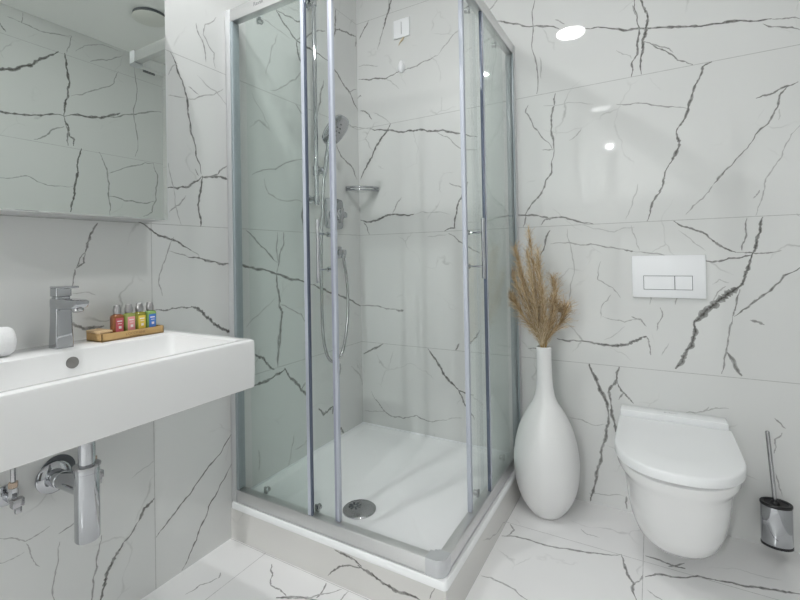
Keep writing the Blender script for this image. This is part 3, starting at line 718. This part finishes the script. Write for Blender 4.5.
# ---------------------------------------------------------------- shower fittings on the left wall
RY = -0.425
t = thing('shower_rail', 'vertical chrome shower rail on the left wall behind the glass', 'shower rail', (0.0, RY, 1.33))
b = new(); cyl(b, (0.05, RY, 1.33), (0.05, RY, 2.34), 0.011, 20, 0.002); obj('bar', b, M['chrome'], t)
for z in (1.36, 2.30):
    b = new(); cyl(b, (0.0, RY, z), (0.006, RY, z), 0.022, 24, 0.002); cyl(b, (0.0, RY, z), (0.05, RY, z), 0.010); cyl(b, (0.05, RY, z - 0.016), (0.05, RY, z + 0.016), 0.0145, 20, 0.002); obj('wall_bracket', b, M['chrome'], t)
b = new(); cyl(b, (0.05, RY, 1.47), (0.05, RY, 1.515), 0.017, 24, 0.003); cyl(b, (0.05, RY - 0.006, 1.493), (0.05, RY + 0.05, 1.493), 0.010, 18, 0.002); cyl(b, (0.05, RY, 1.493), (0.085, RY + 0.008, 1.497), 0.012, 18, 0.002); obj('slider', b, M['chrome'], t)

t = thing('hand_shower', 'chrome hand shower with oval spray head hanging on the rail', 'hand shower', (0.085, RY + 0.012, 1.49))
hb = V(0.088, RY + 0.012, 1.465); ht = V(0.108, -0.385, 1.66)
b = new(); tube(b, smooth_path([hb, hb.lerp(ht, 0.35), hb.lerp(ht, 0.7), ht], 6), [0.010] + [0.0115] * 6 + [0.0135] * 6 + [0.017] * 6, 18); obj('handle', b, M['chrome'], t)
hc = V(0.125, -0.368, 1.688); hn = V(0.72, -0.10, -0.60).normalized(); hu_ = (ht - hb).normalized(); hu_ = (hu_ - hn * hu_.dot(hn)).normalized(); hs = hn.cross(hu_)
def oval(c, a, bb, n=36, e=2.4):
    out = []
    for k in range(n):
        s = 2 * PI * k / n; cs, sn = math.cos(s), math.sin(s)
        out.append(c + hu_ * a * math.copysign(abs(cs) ** (2 / e), cs) + hs * bb * math.copysign(abs(sn) ** (2 / e), sn))
    return out
b = new(); loft(b, [oval(hc - hn * 0.020, 0.040, 0.030), oval(hc - hn * 0.015, 0.066, 0.050), oval(hc - hn * 0.004, 0.080, 0.062), oval(hc + hn * 0.004, 0.080, 0.062), oval(hc + hn * 0.006, 0.077, 0.059)]); sh = obj('spray_head', b, M['chrome'], t)
b = new(); loft(b, [oval(hc + hn * 0.0055, 0.072, 0.054), oval(hc + hn * 0.0075, 0.069, 0.051)]); obj('spray_face', b, M['steel'], sh)
for i in range(-2, 3):
    for j in range(-1, 2):
        c = hc + hn * 0.0078 + hu_ * (i * 0.019) + hs * (j * 0.021 + (0.01 if i % 2 else 0))
        if abs(i) == 2 and j: continue
        b = new(); cyl(b, c, c + hn * 0.002, 0.0032, 10); obj('nozzle', b, M['gap'], sh)
OY, OZ = -0.215, 1.104
b = new(); tube(b, smooth_path([hb, hb + V(-0.006, -0.004, -0.08), (0.072, -0.425, 1.10), (0.07, -0.425, 0.85), (0.07, -0.418, 0.70), (0.075, -0.395, 0.605), (0.08, -0.345, 0.568), (0.08, -0.285, 0.605), (0.072, -0.235, 0.72), (0.062, -0.208, 0.85), (0.055, -0.207, 0.97), (0.047, OY, 1.05), (0.045, OY, 1.083)], 10), 0.0075, 14); obj('hose', b, M['steel'], t)

t = thing('wall_outlet', 'square chrome hose outlet on the left shower wall below the mixer', 'hose outlet', (0.0, OY, OZ))
b = new(); box(b, 0.0005, OY - 0.034, OZ - 0.030, 0.010, OY + 0.034, OZ + 0.030, 0.004); obj('plate', b, M['chrome'], t)
b = new(); box(b, 0.010, OY - 0.016, OZ - 0.016, 0.055, OY + 0.016, OZ + 0.014, 0.006); cyl(b, (0.045, OY, OZ - 0.030), (0.045, OY, OZ - 0.01), 0.012, 20, 0.002); obj('elbow', b, M['chrome'], t)

MY, MZ = -0.238, 1.305
t = thing('shower_mixer', 'chrome shower mixer with rounded square plate on the left wall', 'mixer', (0.0, MY, MZ))
b = new(); pr = rrect(MY, MZ, 0.073, 0.078, 0.024, 6)
pr2 = rrect(MY, MZ, 0.069, 0.074, 0.022, 6)
loft(b, [[V(0.0005, y, z) for y, z in pr], [V(0.009, y, z) for y, z in pr], [V(0.012, y, z) for y, z in pr2]]); obj('plate', b, M['chrome'], t)
b = new(); cyl(b, (0.012, MY, MZ - 0.006), (0.055, MY, MZ - 0.006), 0.030, 32, 0.004); obj('hub', b, M['chrome'], t)
b = new(); box(b, 0.045, MY - 0.012, MZ - 0.052, 0.060, MY + 0.012, MZ + 0.026, 0.005, rot=Matrix.Rotation(0.12, 3, 'Y')); obj('lever', b, M['steel'], t)
b = new(); cyl(b, (0.012, MY + 0.062, MZ - 0.004), (0.035, MY + 0.062, MZ - 0.004), 0.016, 24, 0.003); obj('diverter_knob', b, M['chrome'], t)

t = thing('corner_shelf', 'small quarter-round chrome and glass shelf in the shower corner', 'shelf', (0.0, 0.0, 1.45))
R_ = 0.125
arc = [(R_ * math.cos(a), -R_ * math.sin(a)) for a in (k * PI / 2 / 14 for k in range(15))]
b = new(); pl = [(0.001, -0.001)] + [(x * 0.97 + 0.001, y * 0.97 - 0.001) for x, y in arc]
loft(b, [[V(x, y, z) for x, y in pl] for z in (1.440, 1.446)]); obj('glass_plate', b, M['clear'], t, smooth=False)
b = new(); tube(b, [(x + 0.003, y - 0.003, 1.456) for x, y in arc], 0.006, 12); tube(b, [(x + 0.003, y - 0.003, 1.441) for x, y in arc], 0.005, 12); obj('front_rim', b, M['chrome'], t)
for p in ((0.012, -0.118), (0.118, -0.012)):
    b = new(); lathe(b, [(0.010, 0.0), (0.012, 0.004), (0.010, 0.018), (0.001, 0.021)], (p[0], p[1], 1.445)); obj('mount', b, M['chrome'], t)

b = new(); box(b, 0.249, -0.010, 2.245, 0.345, -0.0005, 2.345, 0.003); t = thing('wall_cover', 'square white cover plate high on the back shower wall', 'cover plate', (0.297, 0.0, 2.295)); obj('plate', b, M['plate'], t)
b = new(); box(b, 0.296, -0.0112, 2.262, 0.299, -0.0095, 2.328); obj('groove', b, M['grey_mark'], t)
b = new(); tube(b, [(0.275, -0.004, 2.208), (0.286, -0.006, 2.222), (0.300, -0.007, 2.234), (0.312, -0.006, 2.246)], [0.001, 0.003, 0.005, 0.002], 8); obj('tape', b, M['tape'], t, label='yellowed strip of tape')
b = new(); lathe(b, [(0.0165, 0.0), (0.0165, 0.012), (0.012, 0.018), (0.001, 0.020)], (0.292, -0.0005, 2.090), axis=(0, -1, 0), n=28)
for v in b.verts: v.co.z = 2.090 + (v.co.z - 2.090) * 1.9
tag(obj('wall_sensor', b, M['plate']), 'small white oval cap on the back shower wall below the square cover', 'sensor')

# ---------------------------------------------------------------- mirror cabinet
t = thing('mirror_cabinet', 'frameless mirror cabinet hung on the wall above the washbasin', 'mirror cabinet', (0.0, -1.52, 1.203))
b = new(); box(b, 0.0005, -1.819, 1.203, 0.097, -1.211, 2.00, 0.001); obj('body', b, M['cab'], t)
b = new(); box(b, 0.097, -1.82, 1.2035, 0.1025, -1.21, 2.00); obj('frame_edge', b, M['satin'], t)
b = new(); box(b, 0.1026, -1.819, 1.2055, 0.108, -1.2105, 1.999, 0.0008, 1); obj('mirror_pane', b, M['mirror'], t, smooth=False)

# ---------------------------------------------------------------- washbasin
BX, BY0, BY1, BZ = 0.472, -1.795, -1.188, 0.854
t = thing('washbasin', 'white rectangular wall-hung washbasin under the mirror cabinet', 'washbasin', (0.0, -1.49, 0.705))
b = new(); cx, cy = (BX + 0.0005) / 2, (BY0 + BY1) / 2; hx, hy = (BX - 0.0005) / 2, (BY1 - BY0) / 2
icx, icy, ihx, ihy = (0.148 + 0.440) / 2, (-1.760 - 1.226) / 2, (0.440 - 0.148) / 2, (1.760 - 1.226) / 2
def rg(cx, cy, hx, hy, r, z): return [V(x, y, z) for x, y in rrect(cx, cy, hx, hy, r, 6)]
loft(b, [rg(cx, cy, hx - 0.05, hy - 0.06, 0.02, 0.721), rg(cx, cy, hx - 0.006, hy - 0.006, 0.012, 0.721), rg(cx, cy, hx - 0.002, hy - 0.002, 0.012, 0.723), rg(cx, cy, hx - 0.001, hy - 0.001, 0.012, 0.728), rg(cx, cy, hx, hy, 0.012, 0.78), rg(cx, cy, hx, hy, 0.012, BZ - 0.009), rg(cx, cy, hx - 0.002, hy - 0.002, 0.012, BZ - 0.003), rg(cx, cy, hx - 0.008, hy - 0.008, 0.010, BZ),
         rg(icx, icy, ihx + 0.006, ihy + 0.006, 0.020, BZ), rg(icx, icy, ihx + 0.001, ihy + 0.001, 0.020, BZ - 0.003), rg(icx, icy, ihx, ihy, 0.020, BZ - 0.010), rg(icx, icy, ihx - 0.008, ihy - 0.010, 0.024, BZ - 0.085), rg(icx, icy, ihx - 0.030, ihy - 0.035, 0.03, BZ - 0.108), rg(icx, icy, 0.03, 0.03, 0.02, BZ - 0.115)])
obj('basin', b, M['ceramic'], t)
b = new(); lathe(b, [(0.0145, 0.0), (0.0145, 0.003), (0.012, 0.0045), (0.001, 0.003)], (0.1485, -1.497, 0.822), axis=(1, 0, 0.1)); obj('overflow_cap', b, M['overflow'], t, label='round grey overflow cap')
b = new(); lathe(b, [(0.032, 0.0), (0.030, 0.004), (0.001, 0.006)], (icx, -1.49, BZ - 0.1155)); obj('waste_plug', b, M['chrome'], t)

# ---------------------------------------------------------------- tap
FX, FY = 0.082, -1.492
t = thing('tap', 'chrome single-lever tap standing on the washbasin deck', 'tap', (FX, FY, BZ))
def sect(hx, hy, r, z, dx=0.0): return [V(x, y, z) for x, y in rrect(FX + dx, FY, hx, hy, r, 5)]
b = new(); loft(b, [sect(0.0220, 0.0210, 0.005, BZ + 0.0002), sect(0.0220, 0.0210, 0.005, BZ + 0.004), sect(0.0200, 0.0192, 0.005, BZ + 0.060), sect(0.0190, 0.0182, 0.005, BZ + 0.126), sect(0.0190, 0.0182, 0.005, BZ + 0.129)]); obj('body', b, M['chrome'], t)
b = new()
def xs(x, z0, z1, hy, r=0.005): return [V(x, y, z) for y, z in rrect(FY, (z0 + z1) / 2, hy, (z1 - z0) / 2, r, 4)]
loft(b, [xs(FX - 0.017, BZ + 0.103, BZ + 0.1295, 0.0184), xs(FX + 0.02, BZ + 0.101, BZ + 0.1295, 0.0184), xs(FX + 0.08, BZ + 0.104, BZ + 0.1285, 0.0178), xs(FX + 0.104, BZ + 0.108, BZ + 0.128, 0.0165), xs(FX + 0.112, BZ + 0.117, BZ + 0.126, 0.0145, 0.003)]); sp = obj('spout', b, M['chrome'], t)
b = new(); cyl(b, (FX + 0.090, FY, BZ + 0.097), (FX + 0.087, FY, BZ + 0.110), 0.0125, 20, 0.002); obj('aerator', b, M['steel'], sp)
b = new(); loft(b, [sect(0.016, 0.016, 0.005, BZ + 0.1292), sect(0.016, 0.016, 0.005, BZ + 0.133), sect(0.0192, 0.0184, 0.005, BZ + 0.135), sect(0.0190, 0.0182, 0.005, BZ + 0.156)]); box(b, FX - 0.019, FY - 0.0180, BZ + 0.1555, FX + 0.056, FY + 0.0180, BZ + 0.1615, 0.002); obj('lever', b, M['chrome'], t)

# ---------------------------------------------------------------- amenity tray, soap, bottles, towel
t = thing('amenity_tray', 'long kraft card tray on the washbasin deck holding the bottles', 'tray', (0.085, -1.32, BZ))
ty0, ty1, tx0, tx1, tz = -1.410, -1.232, 0.032, 0.114, BZ + 0.0005
b = new(); box(b, tx0, ty0, tz, tx1, ty1, tz + 0.003); box(b, tx1 - 0.003, ty0, tz, tx1, ty1, tz + 0.022, 0.0006, 1); box(b, tx0, ty0, tz, tx0 + 0.003, ty1, tz + 0.022, 0.0006, 1); box(b, tx0, ty0, tz, tx1, ty0 + 0.003, tz + 0.022, 0.0006, 1); box(b, tx0, ty1 - 0.003, tz, tx1, ty1, tz + 0.022, 0.0006, 1); obj('box', b, M['card'], t, smooth=False)
Rw = Matrix(((0, 0, 1), (1, 0, 0), (0, 1, 0))).to_4x4()
tb = text_bm("L'OCCITANE", 0.0098, Matrix.Translation((tx1 + 0.0003, -1.318, tz + 0.0125)) @ Rw); w1 = obj('printed_name', tb, M['ink'], t, smooth=False)
tb = text_bm("EN PROVENCE", 0.0052, Matrix.Translation((tx1 + 0.0003, -1.318, tz + 0.0055)) @ Rw); obj('printed_line', tb, M['ink'], t, smooth=False)
b = new(); box(b, tx0 + 0.004, -1.414, tz + 0.0225, tx1 - 0.004, -1.378, tz + 0.0300, 0.003, rot=Matrix.Rotation(0.03, 3, 'X')); tag(obj('soap_packet', b, M['soap']), 'flat kraft-wrapped soap packet on the left end of the card tray', 'soap')
def bottle(y, liq, lab, label):
    x = 0.088; z0 = tz + 0.0035
    t = thing('toiletry_bottle', label, 'bottle', (x, y, z0), 'toiletry bottles in the card tray'); t.scale = (1.06, 1.05, 1.06)
    def rr2(hx, hy, r, z): return [V(px, py, z) for px, py in rrect(x, y, hx, hy, r, 5)]
    b = new(); loft(b, [rr2(0.0105, 0.0135, 0.006, z0), rr2(0.0118, 0.0148, 0.007, z0 + 0.003), rr2(0.0118, 0.0152, 0.007, z0 + 0.055), rr2(0.0108, 0.0140, 0.007, z0 + 0.060), rr2(0.0078, 0.0078, 0.0075, z0 + 0.0635), rr2(0.0078, 0.0078, 0.0075, z0 + 0.066)]); obj('body', b, M['liq_' + liq], t)
    b = new(); lathe(b, [(0.0098, 0.0640), (0.0102, 0.0655), (0.0102, 0.077), (0.0090, 0.079), (0.0080, 0.086), (0.0066, 0.0875), (0.001, 0.088)], (x, y, z0), n=24); obj('cap', b, M['cap'], t)
    b = new(); box(b, x + 0.0117, y - 0.0095, z0 + 0.016, x + 0.0124, y + 0.0105, z0 + 0.053, 0.0002, 1); lb = obj('printed_label', b, M['lab_' + lab], t, smooth=False)
    b = new(); box(b, x + 0.0124, y - 0.006, z0 + 0.043, x + 0.0127, y + 0.007, z0 + 0.046); box(b, x + 0.0124, y - 0.004, z0 + 0.037, x + 0.0127, y + 0.006, z0 + 0.0385); box(b, x + 0.0124, y - 0.002, z0 + 0.024, x + 0.0127, y + 0.005, z0 + 0.031); obj('label_print', b, M['lab_print'], lb, smooth=False)
bottle(-1.356, 'red', 'red', 'small amber bottle with dark red label, leftmost in the card tray')
bottle(-1.323, 'green', 'pink', 'small green bottle with pink label in the card tray')
bottle(-1.292, 'olive', 'yellow', 'small olive bottle with yellow label in the card tray')
bottle(-1.260, 'leaf', 'blue', 'small green bottle with blue label, rightmost in the card tray')

b = new(); ty = -1.588; tr_ = 0.035
prof = [(0.004, 0.004), (0.022, 0.004), (0.030, 0.007), (0.0338, 0.013), (tr_, 0.024), (tr_, 0.10), (tr_ - 0.002, 0.15), (0.02, 0.165)]
lathe(b, prof, (0.078, ty, BZ + tr_ + 0.001), axis=(0, -1, 0), n=36); t = thing('rolled_towel', 'rolled white terry towel on the washbasin deck beside the tap', 'towel', (0.078, ty - 0.08, BZ)); obj('roll', b, M['towel'], t)
b = new(); pth = [(0.078 + (0.006 + 0.0052 * a) * math.cos(a * 1.0), ty - 0.0045 - 0.006 * ((0.006 + 0.0052 * a) / 0.033) ** 4, BZ + tr_ + 0.001 + (0.006 + 0.0052 * a) * math.sin(a)) for a in (k * 0.35 for k in range(14))]
tube(b, pth, 0.0022, 8); obj('spiral_fold', b, M['towel'], t)

# ---------------------------------------------------------------- waste trap and valves below the basin
TX, TY = 0.185, -1.483
t = thing('bottle_trap', 'chrome bottle trap under the washbasin with a pipe into the wall', 'drain trap', (TX, TY, 0.38))
b = new(); lathe(b, [(0.018, 0.378), (0.0255, 0.380), (0.0275, 0.384), (0.0275, 0.548), (0.0285, 0.549), (0.0285, 0.560), (0.026, 0.562), (0.019, 0.563)], (TX, TY, 0.0), n=40); obj('cup', b, M['chrome'], t)
b = new(); lathe(b, [(0.0290, 0.560), (0.0305, 0.562), (0.0305, 0.566), (0.020, 0.568)], (TX, TY, 0.0), n=40); obj('collar', b, M['steel'], t)
b = new(); cyl(b, (TX, TY, 0.562), (TX, TY, 0.7215), 0.0185, 32); obj('tailpiece', b, M['chrome'], t)
b = new(); cyl(b, (0.0, TY, 0.495), (TX - 0.02, TY, 0.502), 0.0205, 28); cyl(b, (0.010, TY, 0.4955), (0.060, TY, 0.497), 0.0225, 28, 0.002); obj('outlet_pipe', b, M['chrome'], t)
b = new(); lathe(b, [(0.042, 0.004), (0.0415, 0.010), (0.036, 0.015), (0.020, 0.017)], (0.0, TY + 0.001, 0.493), axis=(1, 0.0, 0.0)); obj('wall_rosette', b, M['chrome'], t)
b = new(); cyl(b, (0.0003, TY + 0.012, 0.503), (0.0035, TY + 0.012, 0.503), 0.043, 32); obj('wall_opening', b, M['gap'], t, label='dark gap behind the rosette')
def valve(y, z, label, zt):
    t = thing('angle_valve', label, 'valve', (0.0, y, z), 'angle valves under the washbasin')
    b = new(); lathe(b, [(0.026, 0.0005), (0.025, 0.006), (0.012, 0.010)], (0, y, z), axis=(1, 0, 0)); obj('rosette', b, M['chrome'], t)
    b = new(); cyl(b, (0.004, y, z), (0.062, y, z), 0.010, 20, 0.002); cyl(b, (0.045, y, z - 0.004), (0.045, y, z + 0.030), 0.0095, 6, 0.001); obj('body', b, M['chrome'], t)
    b = new(); box(b, 0.058, y - 0.013, z - 0.012, 0.078, y + 0.013, z + 0.010, 0.004); box(b, 0.066, y - 0.007, z - 0.026, 0.078, y + 0.007, z - 0.008, 0.003); obj('knob', b, M['steel'], t)
    b = new(); cyl(b, (0.045, y, z + 0.030), (0.045, y, z + 0.044), 0.0105, 6, 0.001); obj('nut', b, M['brass'], t, label='brass coloured nut')
    b = new(); tube(b, [(0.045, y, z + 0.044), (0.045, y, z + 0.10), (0.046, y, zt)], 0.0058, 12); obj('hose', b, M['steel'], t)
valve(-1.583, 0.490, 'chrome angle valve with brass nut on the wall left of the trap', 0.7215)
valve(-1.402, 0.480, 'chrome angle valve on the wall half hidden behind the trap', 0.7215)

# ---------------------------------------------------------------- toilet
TCX = 1.490
t = thing('toilet', 'white wall-hung toilet with closed lid on the back wall', 'toilet', (TCX, 0.0, 0.08))
def dsec(hw, yf, z, yb=-0.001, n=28, straight=0.52, e=2.25):
    """D-shaped outline: straight sides from the wall, rounded front"""
    ys = yb + (yf - yb) * straight; pts = [V(TCX + hw, yb, z)]
    for k in range(n + 1):
        a = PI * k / n; c, s = math.cos(a), math.sin(a)
        pts.append(V(TCX + hw * math.copysign(abs(c) ** (2 / e), c), ys + (yf - ys) * abs(s) ** (2 / e), z))
    pts.append(V(TCX - hw, yb, z)); return pts
b = new()
loft(b, [dsec(0.050, -0.27, 0.074), dsec(0.085, -0.335, 0.078), dsec(0.110, -0.378, 0.092), dsec(0.128, -0.413, 0.120), dsec(0.141, -0.450, 0.170), dsec(0.150, -0.478, 0.230), dsec(0.155, -0.500, 0.290), dsec(0.158, -0.512, 0.325), dsec(0.163, -0.518, 0.338), dsec(0.173, -0.524, 0.350), dsec(0.179, -0.530, 0.362), dsec(0.181, -0.534, 0.385), dsec(0.178, -0.531, 0.387), dsec(0.12, -0.44, 0.3875)])
obj('bowl', b, M['ceramic'], t)
b = new(); loft(b, [dsec(0.144, -0.480, 0.3878, -0.03), dsec(0.145, -0.481, 0.389, -0.03), dsec(0.145, -0.481, 0.3945, -0.03), dsec(0.143, -0.479, 0.3955, -0.03)]); obj('seat', b, M['seat'], t)
b = new(); loft(b, [dsec(0.1825, -0.536, 0.3956, -0.082), dsec(0.184, -0.538, 0.3968, -0.081), dsec(0.184, -0.538, 0.404, -0.081), dsec(0.184, -0.538, 0.419, -0.081), dsec(0.182, -0.535, 0.4235, -0.082), dsec(0.178, -0.530, 0.4255, -0.084), dsec(0.11, -0.43, 0.4268, -0.12)]); obj('lid', b, M['seat'], t)
b = new(); box(b, TCX - 0.180, -0.074, 0.3962, TCX + 0.174, -0.004, 0.446, 0.0045, 3); hb_ = obj('hinge_bar', b, M['seat'], t)
mk = text_bm('DURAVIT', 0.011, Matrix.Translation((TCX - 0.005, -0.040, 0.4463)))
obj('maker_mark', mk, M['grey_mark'], hb_, smooth=False)

t = thing('flush_plate', 'white flush plate with two buttons on the wall above the toilet', 'flush plate', (1.487, 0.0, 0.977))
b = new(); box(b, 1.362, -0.013, 0.893, 1.612, -0.0005, 1.062, 0.003); obj('plate', b, M['plate'], t)
b = new(); box(b, 1.402, -0.0136, 0.925, 1.569, -0.0125, 0.981); obj('button_gap', b, M['gap'], t)
b = new(); box(b, 1.4038, -0.0150, 0.927, 1.5085, -0.0120, 0.979, 0.0006, 1); obj('button', b, M['plate'], t)
b = new(); box(b, 1.5112, -0.0150, 0.927, 1.5672, -0.0120, 0.979, 0.0006, 1); obj('button', b, M['plate'], t)

# ---------------------------------------------------------------- toilet brush
QX, QY = 1.793, -0.068
t = thing('toilet_brush', 'chrome toilet brush in an oval wall-mounted holder right of the toilet', 'toilet brush', (QX, QY, 0.05))
b = new(); lathe(b, [(0.0440, 0.052), (0.0445, 0.056), (0.0445, 0.184), (0.0435, 0.186)], (QX, QY, 0.0), n=44, sy=0.74); obj('holder', b, M['chrome'], t)
b = new(); lathe(b, [(0.0400, 0.044), (0.0452, 0.045), (0.0452, 0.053), (0.043, 0.054)], (QX, QY, 0.0), n=44, sy=0.74); obj('base_ring', b, M['black'], t)
b = new(); lathe(b, [(0.0450, 0.184), (0.0460, 0.186), (0.0460, 0.192), (0.044, 0.1945), (0.036, 0.1935), (0.034, 0.190), (0.012, 0.188), (0.001, 0.188)], (QX, QY, 0.0), n=44, sy=0.74); obj('lid_ring', b, M['black'], t)
b = new(); box(b, QX - 0.012, QY + 0.030, 0.11, QX + 0.012, -0.0005, 0.15, 0.002); obj('wall_bracket', b, M['steel'], t)
b = new(); cyl(b, (QX - 0.002, QY, 0.186), (QX - 0.020, QY - 0.004, 0.440), 0.0065, 20, 0.002); obj('handle', b, M['steel'], t)
b = new(); lathe(b, [(0.014, 0.190), (0.012, 0.197), (0.0066, 0.199)], (QX - 0.003, QY, 0.0), n=24); obj('handle_collar', b, M['black'], t)

# ---------------------------------------------------------------- vase and pampas grass
VX, VY = 1.034, -0.160
t = thing('floor_vase', 'tall white bottle-shaped floor vase between the shower and the toilet', 'vase', (VX, VY, 0.0))
prof = [(0.030, 0.0005), (0.052, 0.002), (0.062, 0.010), (0.084, 0.038), (0.106, 0.080), (0.121, 0.135), (0.1265, 0.190), (0.1265, 0.235), (0.121, 0.285), (0.111, 0.330), (0.097, 0.372), (0.075, 0.418), (0.053, 0.455), (0.041, 0.485), (0.0345, 0.520), (0.0310, 0.560), (0.0295, 0.620), (0.0295, 0.686), (0.0285, 0.690), (0.0255, 0.690), (0.0245, 0.684), (0.0245, 0.60), (0.001, 0.595)]
P3 = smooth_path([(r, 0, z) for r, z in prof[:18]], 3)
b = new(); lathe(b, [(p.x * (1.025 if p.z < 0.45 else 1.0), p.z) for p in P3] + prof[18:], (VX, VY, 0.0), n=64); obj('body', b, M['vase'], t, angle=60)

def plume(tip, bend, fluff, seed, label, pale):
    r = random.Random(seed)
    root = V(VX + r.uniform(-.012, .012), VY + r.uniform(-.012, .012), 0.60); tip = V(*tip)
    t = thing('pampas_plume', label, 'dried grass', (root.x, root.y, root.z), 'pampas plumes in the white vase')
    c = root.lerp(tip, 0.45) + V(*bend); c.x = VX + (c.x - VX) * 0.8
    neck = V(VX + (root.x - VX) * 0.9 + (tip.x - VX) * 0.05, VY + (root.y - VY) * 0.9 + (tip.y - VY) * 0.05, 0.70)
    path = smooth_path([root, neck, neck.lerp(tip, 0.4) + V(*bend), neck.lerp(tip, 0.75) + V(*bend) * 0.8, tip], 8)
    b = new(); tube(b, path, [0.0022 - 0.0016 * i / (len(path) - 1) for i in range(len(path))], 6); obj('stem', b, M['stem'], t)
    bm = new(); n = len(path); tl = bm.verts.layers.float.new('tone')
    def hv(q, tn):
        v = bm.verts.new(q); v[tl] = tn; return v
    ln = (tip - root).length
    N_ = int(460 * fluff)
    for k in range(N_):
        tn = r.random() ** 1.2; s = 0.20 + 0.80 * r.random() ** 1.05
        i = min(int(s * (n - 1)), n - 2); f = s * (n - 1) - i
        p = path[i].lerp(path[i + 1], f); d = (path[i + 1] - path[i]).normalized()
        x, y = frame_of(d); a = r.uniform(0, 2 * PI); side = x * math.cos(a) + y * math.sin(a)
        L_ = (0.040 + 0.095 * r.random() ** 1.4) * fluff * (1.1 - 0.55 * s)
        sp = r.uniform(0.06, 0.48)
        q1 = p + (d + side * sp * 0.7).normalized() * L_ * 0.4
        q2 = q1 + (d + side * sp * 1.3).normalized() * L_ * 0.35
        q3 = q2 + (d * 0.8 + side * (sp * 1.9) + V(r.uniform(-.25, .25), r.uniform(-.25, .25), -0.30)).normalized() * L_ * 0.3
        w = r.choice((0.0006, 0.0008, 0.0012)); wv = d.cross(side).normalized() if k % 2 else side.cross(V(0.5, -0.8, 0.2)).normalized()
        pts_ = (p, q1, q2, q3)
        ws = (w * 0.7, w, w * 0.8, w * 0.12)
        vs = [(hv(q + wv * ww, tn), hv(q - wv * ww, tn)) for q, ww in zip(pts_, ws)]
        for u_, v_ in zip(vs, vs[1:]): bm.faces.new((u_[0], u_[1], v_[1], v_[0]))
        # short barbs branching off the hair
        for m_ in range(3):
            c0 = q1.lerp(q3, r.random()); dd = (q3 - q1).normalized(); e = V(r.uniform(-1, 1), r.uniform(-1, 1), r.uniform(-.6, .6)) * 0.6 + dd
            c1 = c0 + e.normalized() * r.uniform(0.006, 0.016); z = dd.cross(e).normalized() * 0.0005 + wv * 0.0002
            bm.faces.new((hv(c0 + z, tn), hv(c0 - z, tn), hv(c1, tn)))
    fo = obj('feathers', bm, M['pampas_light'] if pale else M['pampas'], t, smooth=False)
    for v in fo.data.vertices:
        w_ = v.co + t.location
        if w_.x < 0.906: v.co.x = 0.906 - t.location.x + 0.15 * max(0, 0.906 - w_.x) * 0.2
        if w_.y > -0.006: v.co.y = -0.006 - t.location.y
    fo['kind'] = 'stuff'
SAME = 'feathery tan dried pampas plume in the middle of the bunch in the white vase'
plume((0.985, -0.17, 1.165), (0.002, 0, 0), 0.80, 1, 'tallest dried pampas plume rising above the white vase', False)
plume((0.935, -0.19, 1.090), (-0.008, 0, 0.01), 0.90, 2, 'long dried pampas plume leaning left towards the shower glass', False)
plume((1.025, -0.19, 1.075), (0.004, 0, 0), 0.85, 3, SAME, True)
plume((0.915, -0.16, 0.975), (-0.012, 0, 0.03), 1.0, 4, 'lower dried pampas plume drooping left over the vase mouth', True)
plume((1.115, -0.17, 0.835), (0.024, 0, 0.03), 0.95, 5, 'low dried pampas plume spreading right of the vase neck', False)
plume((1.075, -0.13, 0.945), (0.012, 0, 0.02), 1.0, 6, 'dried pampas plume leaning right behind the others', False)
plume((1.000, -0.22, 0.985), (0.0, -0.01, 0), 0.95, 7, SAME, True)
plume((0.955, -0.21, 1.005), (-0.008, -0.01, 0.01), 1.0, 8, SAME, False)
plume((1.045, -0.21, 0.905), (0.008, -0.01, 0.01), 0.95, 9, SAME, True)
plume((0.970, -0.13, 1.070), (-0.004, 0.0, 0.01), 0.9, 10, SAME, False)
plume((1.015, -0.16, 1.020), (0.002, 0.0, 0.01), 0.9, 11, SAME, True)
plume((0.930, -0.21, 0.880), (-0.016, -0.005, 0.025), 1.0, 12, 'shortest dried pampas plume spreading left over the vase rim', False)
plume((1.085, -0.20, 0.860), (0.014, -0.005, 0.025), 1.0, 13, SAME, False)
